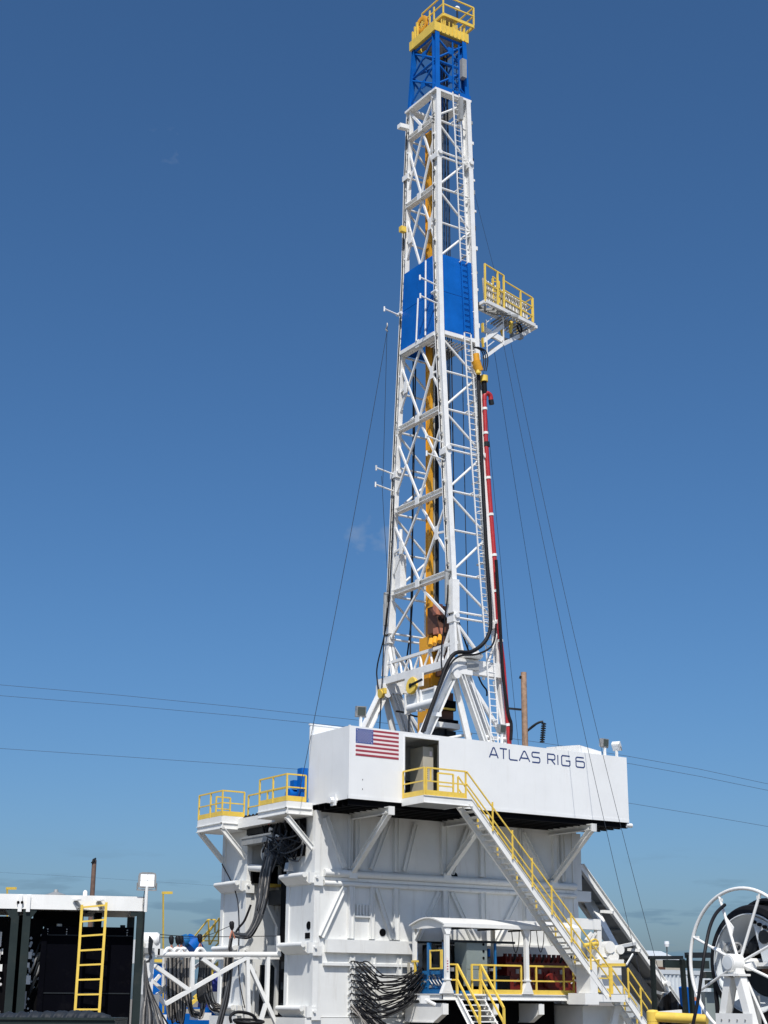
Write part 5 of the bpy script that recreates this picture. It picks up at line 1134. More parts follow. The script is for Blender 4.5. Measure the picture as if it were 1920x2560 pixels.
for k in range(10):
    pts = [tp(1025+3*k, 380, .3), tp(1030+3*k, 600, .2), tp(1015-9*k, 800+10*k, .2), tp(985-12*k, 1000, .2), tp(930-14*k, 1230, .2)]
    if k < 4: o = MB().tube(smooth_pts(pts, 4), .05, 7).build('drop_cable', (BLK, HOSE)[k % 2], None, True); solo(o, 'black cable dropping to the ground right of the cable tray loops', 'cable', 'cables dropping to the ground')
for k in range(16):
    s = k/15; q_ = rnd.uniform
    pts = [tp(95+10*s, 540+q_(-20, 30), -2), tp(88+36*s+q_(-6, 6), 740, -2), tp(85+95*s+q_(-14, 14), 900, -2), tp(80+190*s+q_(-20, 20), 1080, -2.1), tp(50+300*s+q_(-25, 25), 1240, -2.2)]
    o = MB().tube(smooth_pts(pts, 4), .032, 7).build('fanned_cable', (HOSE, GCAB, HOSE, BLK)[k % 4], None, True); solo(o, 'grey cable fanning out to the ground beside the dark shed post', 'cable', 'cables fanning out beside the shed')
hose('coil_cable', [tp(1040, 1210, -1), tp(1030, 1140, -1), tp(1090, 1095, -1), tp(1200, 1100, -1), tp(1290, 1140, -1), tp(1330, 1220, -1)], .06, 'black cable arching over the coiled cable pile at the truss foot', 'cable')
cp = thing('cable_coil', 'pile of coiled black cable on the ground at the truss foot', 'cable coil', tp(1230, 1300, -1)*1)
c0 = tp(1230, 1190, -1)
for k in range(7): MB().ring(c0+V(.03*(k % 3), 0, -.1*k), (.08*(k % 2), -.1, 1), .58-.03*(k % 2), .05, 28, 7).build('cable_turn', BLK, cp, True)
MB().tube([(c0.x, c0.y, 0), (c0.x, c0.y, c0.z-.2)], .45, 12).build('coil_core', BLK, cp)
hose('messenger_wire', [tp(120, 235, -1), tp(500, 262, 0), tp(900, 270, 1), tp(1545, 262, 0)], .014, 'thin taut wire stretched above the cable tray', 'wire')
hose('messenger_wire', [tp(260, 280, 1), tp(700, 275, 1), tp(1020, 155, 1)], .012, 'thin wire sloping up from the cable tray to the far base box', 'wire')
hose('corner_cable', [at(555, 2100+60, X=.0), at(594, 2250, X=-.05), at(596, 2400, X=-.1), at(600, 2460, X=-.15), at(612, 2520, X=-.2)], .025, 'thin black cable running down the corner of the far base box', 'cable')
hose('curved_feed_cable', [at(627, 2262, X=-.1), at(612, 2300, X=-.3), at(598, 2318, X=-.5), at(590, 2330, X=-.6)], .05, 'black cable curving down to the lone plug on the far base box', 'cable')
# feet and skirting at the bottom of the far box
tb2 = thing('blue_pump_truck', 'blue equipment body behind the cable loops, partly hidden', 'machine', (-6, 16, 0))
def bb(nm, xa, ya_, xb, yb_, m, y, dp=1.0):
    a, b_ = tp(xa, ya_, y), tp(xb, yb_, y); return MB().box(min(a.x, b_.x), max(a.x, b_.x), a.y, a.y+dp, min(a.z, b_.z), max(a.z, b_.z)).build(nm, m, tb2)
bb('body', 150, 560, 330, 1240, BLU, 10); bb('body', 330, 1040, 1000, 1300, BLU, 10); bb('side_frame', 800, 560, 900, 1100, PURP, 10); bb('yellow_stripe', 210, 515, 290, 550, YEL, 9.9, .3)
MB().tube([tp(585, 400, 9), tp(655, 330, 9)], [.42, .5], 16).build('round_tank', BLU, tb2, True); MB().tube([tp(500, 330, 9), tp(560, 310, 9)], .3, 14).build('round_tank', SKB, tb2, True)
for k in range(8): MB().beam(tp(590+45*k, 1010-70*k, 8.5), tp(660+45*k, 950-70*k, 8.5), .12, .14).build('yellow_step', YEL, tb2)
bb('white_part', 650, 1060, 710, 1110, TAN, 8); bb('white_part', 790, 870, 880, 990, GREY, 8); bb('white_part', 700, 1100, 820, 1180, WHITE, 8); bb('white_part', 230, 1120, 330, 1240, WHITE, 8)
wm = thing('white_exhaust_unit', 'white rounded machine with dark pipes between the shed post and the cable tray', 'machine', tp(180, 1300, -1.5))
a = tp(185, 300, -1.5); MB().lathe(a+V(0, .3, 0), RT, [(0, -.42), (.2, -.42), (.27, -.34), (.27, .30), (.2, .38), (0, .38)], 18).build('round_casing', WHITE, wm, True)
def wbx(nm, xa, ya_, xb, yb_, m, dp=.8, y=-1.5):
    a, b_ = tp(xa, ya_, y), tp(xb, yb_, y); return MB().box(min(a.x, b_.x), max(a.x, b_.x), a.y, a.y+dp, min(a.z, b_.z), max(a.z, b_.z)).build(nm, m, wm)
wbx('body', 110, 340, 260, 470, WHITE); wbx('grille', 110, 390, 200, 450, GREY, .2, -1.62); wbx('column', 110, 470, 180, 900, WHITE); wbx('skirt', 60, 900, 240, 1240, GREY); wbx('side_tank', 0, 300, 70, 560, WHITE); wbx('cap', 240, 400, 300, 470, WHITE)
for k in range(5): MB().tube(smooth_pts([tp(150+8*k, 260+12*k, -1.9), tp(140+6*k, 430, -1.9), tp(170-5*k, 500, -1.9), tp(100+10*k, 550, -1.9)]), .03, 6).build('control_pipe', DRK, wm, True)
ys = thing('rear_yellow_stairs', 'distant yellow stair rails behind the far base box', 'stair rails', at(530, 2400, X=-2))
def yb(a, b_, r=.05, d=70): MB().beam(pd(*a, d), pd(*b_, d), r*1.1, r*1.1, (0, 1, 0)).build('stair_rail', YEL, ys)
for a, b_ in (((462, 2372), (520, 2299)), ((520, 2299), (538, 2299)), ((472, 2380), (540, 2306)), ((521, 2299), (523, 2362)), ((538, 2299), (537, 2330)), ((545, 2296), (572, 2296)), ((548, 2296), (500, 2360)), ((570, 2296), (560, 2345)), ((470, 2352), (560, 2352)), ((525, 2362), (560, 2300)), ((548, 2296), (546, 2360)), ((530, 2375), (572, 2330))): yb(a, b_)
# ================================================================== floodlights on the cabin
def flood(px, py, Y, z0, label, facing, s=.34, lens=GLASS):
    c = at(px, py, Y=Y); t = thing('floodlight', label, 'floodlight', (c.x, c.y, z0), 'floodlights on the cabin roof')
    MB().beam((c.x, c.y, z0), (c.x, c.y, c.z-s*.5), .09, .09, (1, 0, 0)).build('lamp_post', WHITE, t)
    f = V(facing).normalized(); a = f.cross(UP).normalized(); u = a.cross(f)
    MB().obox(c-a*s/2-u*s/2-f*s*.35, a*s, u*s, f*s*.6).build('lamp_housing', STEEL if lens is GLASS else WHITE, t)
    MB().obox(c-a*s*.40-u*s*.40+f*s*.255, a*s*.8, u*s*.8, f*.02).build('lamp_lens', lens, t)
    for k in range(4): MB().obox(c-a*s*.5-u*s*(.35-.22*k)-f*s*.47, a*s, u*s*.06, f*s*.115).build('cooling_fin', STEEL if lens is GLASS else WHITE, t)
    MB().obox(c-a*(s/2+.03)-u*s*.62-f*.03, a*(s+.06), u*.04, f*.06).build('lamp_yoke', STEEL, t)
    for q in (-1, 1): MB().obox(c+a*(q*(s/2+.015)-.012)-u*s*.6-f*.03, a*.024, u*s*.62, f*.06).build('lamp_yoke', STEEL, t)
    return t
flood(902, 1778, .6, Z1, 'square floodlight on a post above the flag', (-.3, -1, -.15), .40)
flood(1254, 1822, .9, Z1, 'square floodlight beside the red pipe above the lettering', (.15, -1, -.12), .36)
flood(1511, 1857, .5, Z1, 'square floodlight on the right roof end, left of a tilted one', (.1, -1, -.1), .36)
flood(1541, 1866, .5, Z1, 'white tilted floodlight nearest the right end of the cabin roof', (-.7, -.4, -.75), .36, LENS)
A, B, C = at(1366, 1868, Y=2.9), at(1448, 1862.5, Y=.55), at(1503, 1879, Y=.55); D = A+(C-B)
t = MB().add([A, B, C, D]+[V(p.x, p.y, Z1-.02) for p in (A, B, C, D)], [(0, 1, 2), (0, 2, 3), (0, 1, 5, 4), (1, 2, 6, 5), (2, 3, 7, 6), (3, 0, 4, 7), (4, 5, 6, 7)]).build('roof_housing', WHITE)
solo(t, 'low white sloping housing on the roof behind the end of the lettering', 'roof housing')
# ================================================================== open generator shed on the left (own frame)
E1 = (FH*math.cos(R(76.6))+RT*math.sin(R(76.6))); E2 = (FH*math.sin(R(76.6))-RT*math.cos(R(76.6)))
P0 = pd(365, 2242, 33); ZT0 = P0.z
O = Vector((P0.x, P0.y, 0))
def L_(a, b, z): return O+E1*a+E2*b+UP*z                      # a to the right, b backwards
def lbox(nm, a0, a1, b0, b1, z0, z1, m, par): return MB().obox(L_(a0, b0, z0), E1*(a1-a0), E2*(b1-b0), (0, 0, z1-z0)).build(nm, m, par)
sd = thing('generator_shed', 'open shed with flat white roof on dark green posts at the left edge', 'shed', L_(-2, 1.2, 0))
lbox('roof_beam', -7, 0, 0, .16, ZT0-.30, ZT0, WHITE, sd); lbox('roof_beam', -7, 0, 2.7, 2.86, ZT0-.30, ZT0, WHITE, sd)
lbox('roof_beam', -.14, -.001, .161, 2.69, ZT0-.29, ZT0-.002, WHITE, sd); lbox('roof_sheet', -7, -.16, .17, 2.69, ZT0-.08, ZT0-.04, WHITE, sd)
for k in range(6): lbox('roof_rib', -6.6+1.1*k, -6.5+1.1*k, .17, 2.69, ZT0-.24, ZT0-.09, DRK, sd)
for a, b in ((-.16, .0), (-2.78, .0), (-2.54, .0), (-.16, 2.66), (-2.66, 2.66), (-5.2, 0.0)):
    lbox('post', a, a+.16, b+.01, b+.17, 0, ZT0-.302, GRN, sd)
for a in (-2.78, -2.54): MB().extr([L_(a-(.14 if a < -2.6 else 0), .02, ZT0-.305), L_(a+.16+(.14 if a > -2.6 else 0), .02, ZT0-.305), L_(a+.16, .02, ZT0-.5), L_(a, .02, ZT0-.5)], E2*.1).build('post_bracket', GRN, sd)
MB().obox(L_(-.30, .02, ZT0-.40), E1*.14, E2*.1, UP*.095).build('post_bracket', GRN, sd)
for a in (-2.62, -2.45):
    lbox('hinge_plate', a-.04, a+.04, -.05, -.001, ZT0-.36, ZT0-.02, WHITE, sd)
for a in (-2.66, -2.58): MB().tube([L_(a, -.06, ZT0-.17), L_(a, -.01, ZT0-.17)], .03, 8).build('bolt', UND, sd)
for a in (-1.50, -1.02):
    MB().beam(L_(a, -.01, ZT0-.10), L_(a+.10, -.14, ZT0-.10), .10, .03).build('ladder_hook', WHITE, sd); MB().beam(L_(a+.02, -.01, ZT0-.11), L_(a+.09, -.06, ZT0-.27), .04, .05).build('ladder_hook', GREY, sd)
gb = thing('radiator_box', 'large black radiator enclosure under the shed roof behind the yellow ladder', 'machine', L_(-1.2, 1, 0))
lbox('front_panel', -2.08, -.18, .50, .54, .2, ZT0-.62, NVB, gb); lbox('body', -2.07, -.19, .545, 2.4, .2, ZT0-.64, NVB, gb)
for z in (ZT0-.80, ZT0-1.98): lbox('panel_seam', -2.05, -.2, .485, .499, z-.012, z+.012, DRK, gb)
for a in (-2.0, -1.6, -.32): 
    for k in range(3): MB().tube([L_(a, .48, ZT0-.68-.05*k), L_(a, .499, ZT0-.68-.05*k)], .014, 6).build('rivet', STEEL, gb)
lbox('front_frame', -2.12, -2.0, .46, .50, .2, ZT0-.7, NVB, gb)
for a in (-1.75, -.4): MB().tube([L_(a, .8, ZT0-.62), L_(a, .8, ZT0-.56)], .06, 8).build('filler_cap', DRK if a > -1 else WHITE, gb)
MB().tube([L_(-1.35, 1.2, ZT0-.62), L_(-1.35, 1.2, ZT0-.32)], .12, 10).build('exhaust_stub', UND, gb); lbox('muffler', -2.3, -1.3, 1.0, 1.8, ZT0-.58, ZT0-.28, UND, gb)
lbox('muffler', -1.0, -.85, .9, 1.5, ZT0-.63, ZT0-.3, UND, gb)
rnd = random.Random(9)
ma = thing('engine_pipework', 'black engine with pipes and white parts between the shed posts', 'engine', L_(-2.5, 1, 0))
lbox('engine_block', -2.50, -2.09, .8, 2.4, .2, ZT0-.45, UND, ma)
for k in range(26):
    z = rnd.uniform(1.2, ZT0-.8); a = rnd.uniform(-2.34, -2.12); MB().tube([L_(a, .79, z), L_(a, .7, z+.01)], .018+.02*rnd.random(), 7).build('bolt', STEEL, ma)
for k in range(9):
    z = rnd.uniform(1.2, ZT0-1.1); a = -2.3+.05*(k % 4); MB().tube(smooth_pts([L_(a, .75, z), L_(a+.05, .62, z+.12), L_(a+.1, .62, z+.3), L_(a+.16, .7, z+.42)]), .022, 6).build('pipe', DRK if k % 3 else STEEL, ma, True)
for a, z, s_, h_ in ((-2.36, ZT0-1.22, .07, .14), (-2.38, ZT0-1.42, .06, .1), (-2.4, ZT0-1.72, .12, .18), (-2.03, ZT0-1.25, .04, .1), (-2.03, ZT0-1.4, .04, .1)):
    lbox('white_fitting', a, a+s_, .62, .7, z-h_/2, z+h_/2, WHITE, ma)
lbox('grey_tube', -2.40, -2.34, .6, .66, ZT0-2.3, ZT0-1.95, GREY, ma)
mb = thing('second_engine', 'black machine with white fittings cut off by the left picture edge', 'engine', L_(-3.2, 1, 0))
lbox('engine_block', -5.0, -2.62, .8, 2.4, .2, ZT0-.42, UND, mb)
for k in range(30):
    z = rnd.uniform(.9, ZT0-.7); a = rnd.uniform(-3.4, -2.86); MB().tube([L_(a, .79, z), L_(a, .7, z+.02)], .02+.02*rnd.random(), 7).build('bolt', STEEL if k % 3 else WHITE, mb)
for k in range(7): lbox('grille_bar', -3.3, -2.95, .74, .78, ZT0-.75-.07*k, ZT0-.72-.07*k, DRK, mb)
for a, z, s_, h_ in ((-2.98, ZT0-.9, .04, .3), (-3.0, ZT0-1.22, .06, .22), (-2.92, ZT0-1.15, .03, .12), (-3.03, ZT0-1.5, .07, .16), (-2.93, ZT0-1.48, .05, .14)): lbox('white_fitting', a, a+s_, .62, .7, z-h_/2, z+h_/2, WHITE, mb)
# ladder leaning on the shed
la = thing('yellow_ladder', 'yellow steel ladder leaning against the white shed roof beam', 'ladder', pd(195, 2700, 31.6))
b0, b1 = pd(187.5, 2528, 31.9), pd(205, 2262, 32.6); c0_, c1_ = pd(248, 2528, 31.95), pd(266, 2256, 32.65)
d0 = (b0-b1)*.78
for p, q, nm in ((b1, b0+d0, 'l'), (c1_, c0_+(c0_-c1_)*.78, 'r')): MB().beam(p, q, .04, .055, E1).build('ladder_rail', YEL, la)
for k in range(11):
    f = .025+.137*k; MB().beam(lerp(b1, b0, f), lerp(c1_, c0_, f), .035, .035).build('ladder_rung', YEL, la)
# floodlight on a pole at the shed corner
c = pd(368, 2201, 33.0)
fl2 = thing('pole_floodlight', 'bright white square floodlight on a thin pole at the shed roof corner', 'floodlight', (c.x, c.y, ZT0-.3))
MB().tube([(c.x, c.y, ZT0-.32), (c.x, c.y, c.z-.12)], .035, 10).build('lamp_pole', WHITE, fl2, True)
f = (CAM+Vector((3, 0, 0))-c).normalized(); a = f.cross(UP).normalized(); u = a.cross(f); s_ = .30
c2 = c+UP*.0
prof = []
for k in range(24):
    q = 2*math.pi*k/24; r_ = (abs(math.cos(q))**6+abs(math.sin(q))**6)**(-1/6); prof.append(c2+a*(.19*r_*math.cos(q))+u*(.17*r_*math.sin(q))-f*.06)
MB().extr(prof, f*.09).build('lamp_frame', STEEL, fl2)
for i in range(2):
    for j in range(2): MB().obox(c2+a*(-.145+.148*i)+u*(-.125+.128*j)+f*.031, a*.14, u*.12, f*.012).build('lamp_lens', LIT, fl2)
for k in range(6): MB().obox(c2-a*.16+u*(-.13+.05*k)-f*.12, a*.32, u*.012, f*.058).build('cooling_fin', WHITE, fl2)
MB().beam(c2-a*.2-u*.2, c2+a*.2-u*.2, .03, .03).build('lamp_yoke', STEEL, fl2)
for q in (-.2, .2): MB().beam(c2+a*q-u*.21, c2+a*q-u*.05, .025, .03, (1, 0, 0)).build('lamp_yoke', STEEL, fl2)
hose('lamp_cable', [c2-u*.19+a*.04, c2-u*.5+a*.06, c2-u*.9+a*.03, c2-u*1.4+a*.05, c2-u*2.0+a*.0], .008, 'thin cable running down the floodlight pole at the shed corner', 'cable')
# green skid with rolled tarpaulin in front
gs = thing('green_skid_box', 'dark green steel box at the bottom left corner of the picture', 'container', pd(120, 2900, 24)*1)
g0, g1_ = pd(287, 2551, 24), pd(-60, 2560, 24)
ed = (g1_-g0); ed.z = 0; bk = Vector((-ed.y, ed.x, 0)).normalized(); bk = bk if bk.dot(FH) > 0 else -bk
eu = ed.normalized()
MB().obox((g0.x, g0.y, 0), ed, bk*1.2, UP*(g0.z-.005)).build('box_body', GRN, gs)
MB().obox(Vector((g0.x, g0.y, g0.z))-bk*.03, ed, bk*1.26, UP*.035).build('box_rim', GRN, gs)
tpn = thing('rolled_tarpaulin', 'rolled blue-grey tarpaulin lying along the dark green box', 'tarpaulin', g0+UP*.05)
bm_ = MB(); nl, na = 150, 12
for i in range(nl+1):
    f = i/nl; p = lerp(g0+ed*.05, g1_, f)+bk*.28+UP*.035; gr = min(1, f*5)**.6
    for j in range(na+1):
        q = math.pi*j/na; fold = math.sin(f*62+q*1.9)+.5*math.sin(f*131+q*2.7+1)
        r_ = (.02+.085*gr)*(1+.11*fold*gr)
        bm_.v.append(tuple(p-bk*(math.cos(q)*r_*1.5)+UP*(math.sin(q)*r_*1.15)))
for i in range(nl):
    for j in range(na): k = i*(na+1)+j; bm_.f.append((k, k+1, k+na+2, k+na+1))
bm_.f.append(tuple(range(na+1)))
bm_.build('roll', TARP, tpn, True)
# ================================================================== hose reel on the right
rd = 30.0
RC = pd(1860, 2408, rd)
nr = (-FH*math.cos(R(55))-RT*math.sin(R(55))).normalized(); hr = RT*math.cos(R(55))-FH*math.sin(R(55))
Rw = 1.42
rl_ = thing('hose_reel', 'large white spoked hose reel on an A-shaped stand at the right edge', 'hose reel', (RC.x, RC.y, 0))
MB().ring(RC, nr, Rw, .036, 72, 10).build('wheel_rim', WHITE, rl_, True)
hb = RC+nr*.12
for k in range(8):
    q = R(23+45*k); d = hr*math.cos(q)+UP*math.sin(q); MB().tube([hb+d*.12, RC+d*Rw*.995], .029, 8).build('wheel_spoke', WHITE, rl_, True)
    MB().obox(RC+d*(Rw-.13)-hr*.035-nr*.02, hr*.07, UP*.06, nr*.05).build('spoke_clip', WHITE, rl_)
    if k in (2, 3): MB().extr([hb+d*.55-nr*.05, hb+d*.95-nr*.1, hb+d*.72+hr*.10+UP*.02-nr*.08], nr*-.02).build('spoke_gusset', WHITE, rl_)
DCn = RC-nr*.20
rows = [(.94, .0)]
for k in range(14): rows += [(1.09, .02+.1*k), (1.12, .07+.1*k), (1.09, .115+.1*k)]
MB().lathe(DCn, -nr, rows+[(.9, 1.45)], 72).build('hose_winding', BLK, rl_, True)
for k, (o_, a0) in enumerate(((.35, 40), (.55, 48), (.8, 52))):
    pts = []
    for i in range(15):
        q = R(a0-4+i*5); d = hr*math.cos(q)+UP*math.sin(q); pts.append(DCn-nr*o_+d*(1.12+.10*math.sin(math.pi*i/14)))
    MB().tube(pts, .055, 8).build('loose_hose_turn', BLK, rl_, True)
MB().lathe(DCn, -nr, [(.93, -.03), (.95, -.03), (.95, .02), (.92, .03), (.76, .30), (.62, .50)], 56).build('drum_cone', CONT, rl_, True)
MB().lathe(DCn, -nr, [(.64, .49), (.0, .52)], 40).build('drum_disc', DRK, rl_, True)
for q, r_, s_ in ((70, .42, .10), (15, .55, .15), (35, .50, .14), (150, .45, .12), (165, .35, .12), (-30, .5, .15), (100, .3, .12)):
    d = hr*math.cos(R(q))+UP*math.sin(R(q)); MB().tube([DCn-nr*.5+d*r_, DCn-nr*.12+d*r_], s_, 14).build('drum_motor', UND if q % 2 else DRK, rl_, True)
MB().extr([DCn-nr*.02+hr*.05+UP*.92, DCn-nr*.02+hr*.62+UP*.70, DCn-nr*.02+hr*.95+UP*.10, DCn-nr*.02+hr*.30-UP*.02], -nr*.03).build('side_panel', CONT, rl_)
for q, r_, s_ in ((52, .62, .13), (18, .72, .13)):
    d = hr*math.cos(R(q))+UP*math.sin(R(q)); MB().tube([DCn+d*r_, DCn+d*r_+nr*.03], s_, 16).build('panel_motor', DRK, rl_, True)
for k in range(4): MB().tube([DCn+hr*(.12+.13*k)+UP*(.78-.05*k), DCn+hr*(.2+.13*k)+UP*(.77-.05*k)+nr*.03], .035, 7).build('panel_fitting', UND, rl_)
for k in range(3): MB().ring(DCn+nr*.1-hr*(.48-.12*k)+UP*.30, (hr+nr*.5), .085, .025, 18, 6).build('shackle', STEEL, rl_, True)
# bearing and stand
sb_ = hb+nr*.20
MB().obox(sb_-hr*.10-UP*.20-nr*.20, hr*.21, UP*.32, nr*.24).build('bearing_block', WHITE, rl_)
MB().lathe(sb_-hr*.03, nr, [(.17, -.2), (.17, .07), (.155, .10), (.0, .10)], 28).build('bearing_housing', WHITE, rl_, True)
MB().lathe(sb_-hr*.03, nr, [(.115, .09), (.125, .115), (.0, .12)], 28).build('bearing_cap', CONT, rl_, True)
MB().tube([hb-nr*.9, sb_], .10, 14).build('axle', WHITE, rl_)
MB().obox(sb_-hr*.22-UP*.245-nr*.22, hr*.46, UP*.04, nr*.34).build('bearing_plate', WHITE, rl_)
MB().tube([sb_+hr*.10-UP*.06-nr*.3, sb_+hr*.26-UP*.06-nr*.3], .09, 12).build('hub_flange', WHITE, rl_, True)
for s_ in (-1, 1):
    top = sb_+hr*(.12*s_)-UP*.25-nr*.05; bot = Vector((sb_.x, sb_.y, 0))+hr*(.72*s_)-nr*.05
    MB().beam(top, bot, .16, .17, nr).build('stand_leg', WHITE, rl_)
pz = sb_-UP*1.03
MB().obox(pz-hr*.46-UP*.22+nr*.04, hr*.92, UP*.32, nr*.025).build('stand_plate', WHITE, rl_)
for k in range(4): MB().tube([pz+hr*(-.3+.2*k)+nr*.065-UP*.02, pz+hr*(-.3+.2*k)+nr*.08-UP*.02], .018, 8).build('bolt', STEEL, rl_)
MB().obox(sb_+hr*.12-UP*.06-nr*.5, hr*1.2, UP*.07, nr*.08).build('cross_tie', WHITE, rl_)
MB().obox(sb_+hr*.15-UP*.22-nr*.75, hr*1.4, UP*.12, nr*.1).build('cross_tie', RUST, rl_)
MB().obox(DCn-hr*.75-UP*2.4-nr*1.5, hr*2.6, UP*1.35, nr*1.1).build('reel_base', DRK, rl_)
MB().obox(DCn-hr*.95-UP*1.2-nr*1.6, hr*.5, UP*.5, nr*.5).build('base_bracket', CONT, rl_)
MB().obox(DCn+hr*.05-UP*1.5-nr*.0, hr*.12, UP*.9, nr*.1).build('base_strut', GREY, rl_)
MB().obox(DCn-hr*.1-UP*1.35-nr*.05, hr*.4, UP*.1, nr*.1).build('base_strut', RUST, rl_)
for k in range(3):
    p = DCn-hr*(1.07-.09*k)-nr*(.1+.22*k); hose('reel_hose', [p+UP*.3, p+UP*-.3, p-UP*1.0+hr*.03, p-UP*1.9+hr*.10*k, p-UP*2.3+hr*.15], .045, ['leftmost black hose hanging off the white reel', 'second black hose from the left hanging off the white reel', 'third black hose from the left hanging off the white reel'][k], 'hose')
hose('reel_lead_hose', [pd(1812, 2262, 30.6), pd(1790, 2284, 30.2), pd(1774, 2320, 29.8), pd(1762, 2380, 29.4), pd(1752, 2450, 29.2), pd(1745, 2500, 29.1), pd(1733, 2560, 29), pd(1728, 2600, 29)], .034, 'single black hose passing in front of the yellow pipe barrier', 'hose')
# yellow pipe barrier
yb_ = thing('yellow_pipe_barrier', 'thick yellow pipe barrier in front of the reel at the bottom right', 'barrier', pd(1632, 2720, 33))
q0, q1 = pd(1632, 2541, 33), pd(1768, 2549, 32.4)
MB().tube([q0, q1], .105, 16).build('barrier_pipe', YEL, yb_, True)
MB().tube([q0+UP*.0, (q0.x, q0.y, 0)], .13, 14).build('barrier_post', YEL, yb_, True); MB().lathe(q0, (0, 0, 1), [(0, -.1), (.135, -.1), (.135, .09), (.1, .13), (0, .14)], 16).build('post_cap', YEL, yb_, True)
# dark rack, sheet pile, and containers behind
def fr(px, py, d): return pd(px, py, d)
rk2 = thing('dark_pipe_rack', 'dark green steel rack frame between the pipe slide and the reel', 'rack', fr(1690, 2620, 46))
for px, pyt in ((1631, 2394), (1705, 2398), (1722, 2385)): MB().beam(fr(px, pyt, 46), fr(px+(10 if px < 1650 else 16), 2620, 46), .12, .11, (1, 0, 0)).build('rack_post', GRN, rk2)
MB().beam(fr(1622, 2394, 46), fr(1706, 2394, 46.3), .12, .10).build('rack_beam', DRK, rk2); MB().beam(fr(1660, 2409, 46.1), fr(1770, 2412, 46.6), .14, .22).build('rack_beam', GRN, rk2); MB().beam(fr(1716, 2388, 46.4), fr(1772, 2388, 46.7), .2, .16).build('rack_beam', DRK, rk2)
MB().beam(fr(1640, 2533, 46), fr(1702, 2528, 46.2), .2, .09).build('lower_beam', WHITE, rk2)
bp = MB(); rnd = random.Random(4); prof_ = [(1636, 2528), (1645, 2512), (1655, 2498), (1662, 2488), (1668, 2480), (1676, 2482), (1688, 2498), (1700, 2515), (1706, 2528)]
base = [fr(x, y, 47+.2*math.sin(i*2)) for i, (x, y) in enumerate(prof_)]
for r_ in range(5):
    for b_ in base: bp.v.append(tuple(b_+FH*(.35*r_)+Vector((rnd.uniform(-.08, .08), rnd.uniform(-.08, .08), rnd.uniform(-.1, .1)-.06*r_*r_*.3))))
nb = len(base)
for r_ in range(4):
    for i in range(nb-1): bp.f.append((r_*nb+i, r_*nb+i+1, (r_+1)*nb+i+1, (r_+1)*nb+i))
gnd = [len(bp.v)+i for i in range(nb)]
for b_ in base: bp.v.append((b_.x, b_.y, .9))
for i in range(nb-1): bp.f.append((i, i+1, gnd[i+1], gnd[i]))
o = bp.build('black_sheet_pile', BTRP); solo(o, 'heap of crumpled black plastic sheet inside the dark rack', 'plastic sheet')
bl = thing('blue_post', 'blue steel post with blue base beside the dark rack', 'post', fr(1717, 2600, 48)); MB().beam(fr(1709, 2468, 48), fr(1716, 2545, 48), .24, .2, (1, 0, 0)).build('post', BLU, bl); MB().obox(fr(1714, 2548, 48.2), RT*.5, FH*.6, UP*.55).build('base_block', BLU, bl); MB().obox(fr(1716, 2502, 50), RT*.4, FH*.3, UP*.12).build('orange_band', SALM, bl)
bx = thing('blue_crate', 'blue steel crate behind the rim of the hose reel', 'crate', fr(1740, 2600, 48)); MB().obox(fr(1722, 2535, 49), RT*.36, FH*.6, UP*.32).build('crate_body', BLU, bx); MB().obox(fr(1722, 2509, 49), RT*.36, FH*.6, UP*.05).build('crate_rim', BLU, bx)
ct = thing('corrugated_container', 'pale corrugated container behind the dark rack', 'container', fr(1710, 2560, 75))
c0, c1 = fr(1648, 2424, 75), fr(1775, 2418, 78); w_ = Vector(((c1-c0).x, (c1-c0).y, 0)); bk2 = Vector((-w_.y, w_.x, 0)).normalized()
MB().obox((c0.x, c0.y, .3), w_, bk2*2.4, UP*(c0.z-.3)).build('container_body', CONT, ct)
nrm_ = -bk2; nrm_ = nrm_ if nrm_.dot(FH) < 0 else -nrm_
for k in range(13): MB().obox(V(c0.x, c0.y, .5)+w_*(.02+.077*k)+nrm_*.001, w_*.03, nrm_*.06, UP*(c0.z-.75)).build('corrugation', CONT, ct)
MB().obox(V(c0.x, c0.y, c0.z-.2)+nrm_*.002, w_, nrm_*.08, UP*.2).build('top_rail', CONT, ct)
hx = thing('distant_building', 'low tan building with pale flat roof on the right horizon', 'building', fr(1660, 2500, 120))
h0, h1 = fr(1600, 2392, 120), fr(1700, 2396, 124); w_ = Vector(((h1-h0).x, (h1-h0).y, 0))
MB().obox((h0.x, h0.y, 0), w_, FH*10, UP*(h0.z-.2)).build('wall', TAN, hx)
A = h0+V(0, 0, -.2); MB().add([A-w_*.05, A+w_*1.05, A+w_*1.05+FH*10, A-w_*.05+FH*10, A-w_*.05+UP*.25, A+w_*1.02+UP*.1, A+w_*.75+FH*4+UP*.85, A+w_*.1+FH*4+UP*.85], [(0, 1, 5, 4), (4, 5, 6, 7), (1, 2, 6, 5), (2, 3, 7, 6), (3, 0, 4, 7), (0, 3, 2, 1)]).build('roof', CONT, hx)
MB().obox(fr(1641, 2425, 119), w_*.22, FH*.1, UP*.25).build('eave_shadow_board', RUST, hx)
lp = thing('distant_lamp', 'small distant lamp on a thin post above the tan building', 'lamp', fr(1668, 2400, 118)); MB().tube([fr(1668, 2400, 118), fr(1667, 2366, 118)], .05, 6).build('lamp_post', GREY, lp); MB().lathe(fr(1667, 2360, 118), (0, 0, 1), [(0, -.22), (.16, -.2), (.2, .0), (.18, .2), (0, .22)], 12).build('lamp_head', LENS, lp)
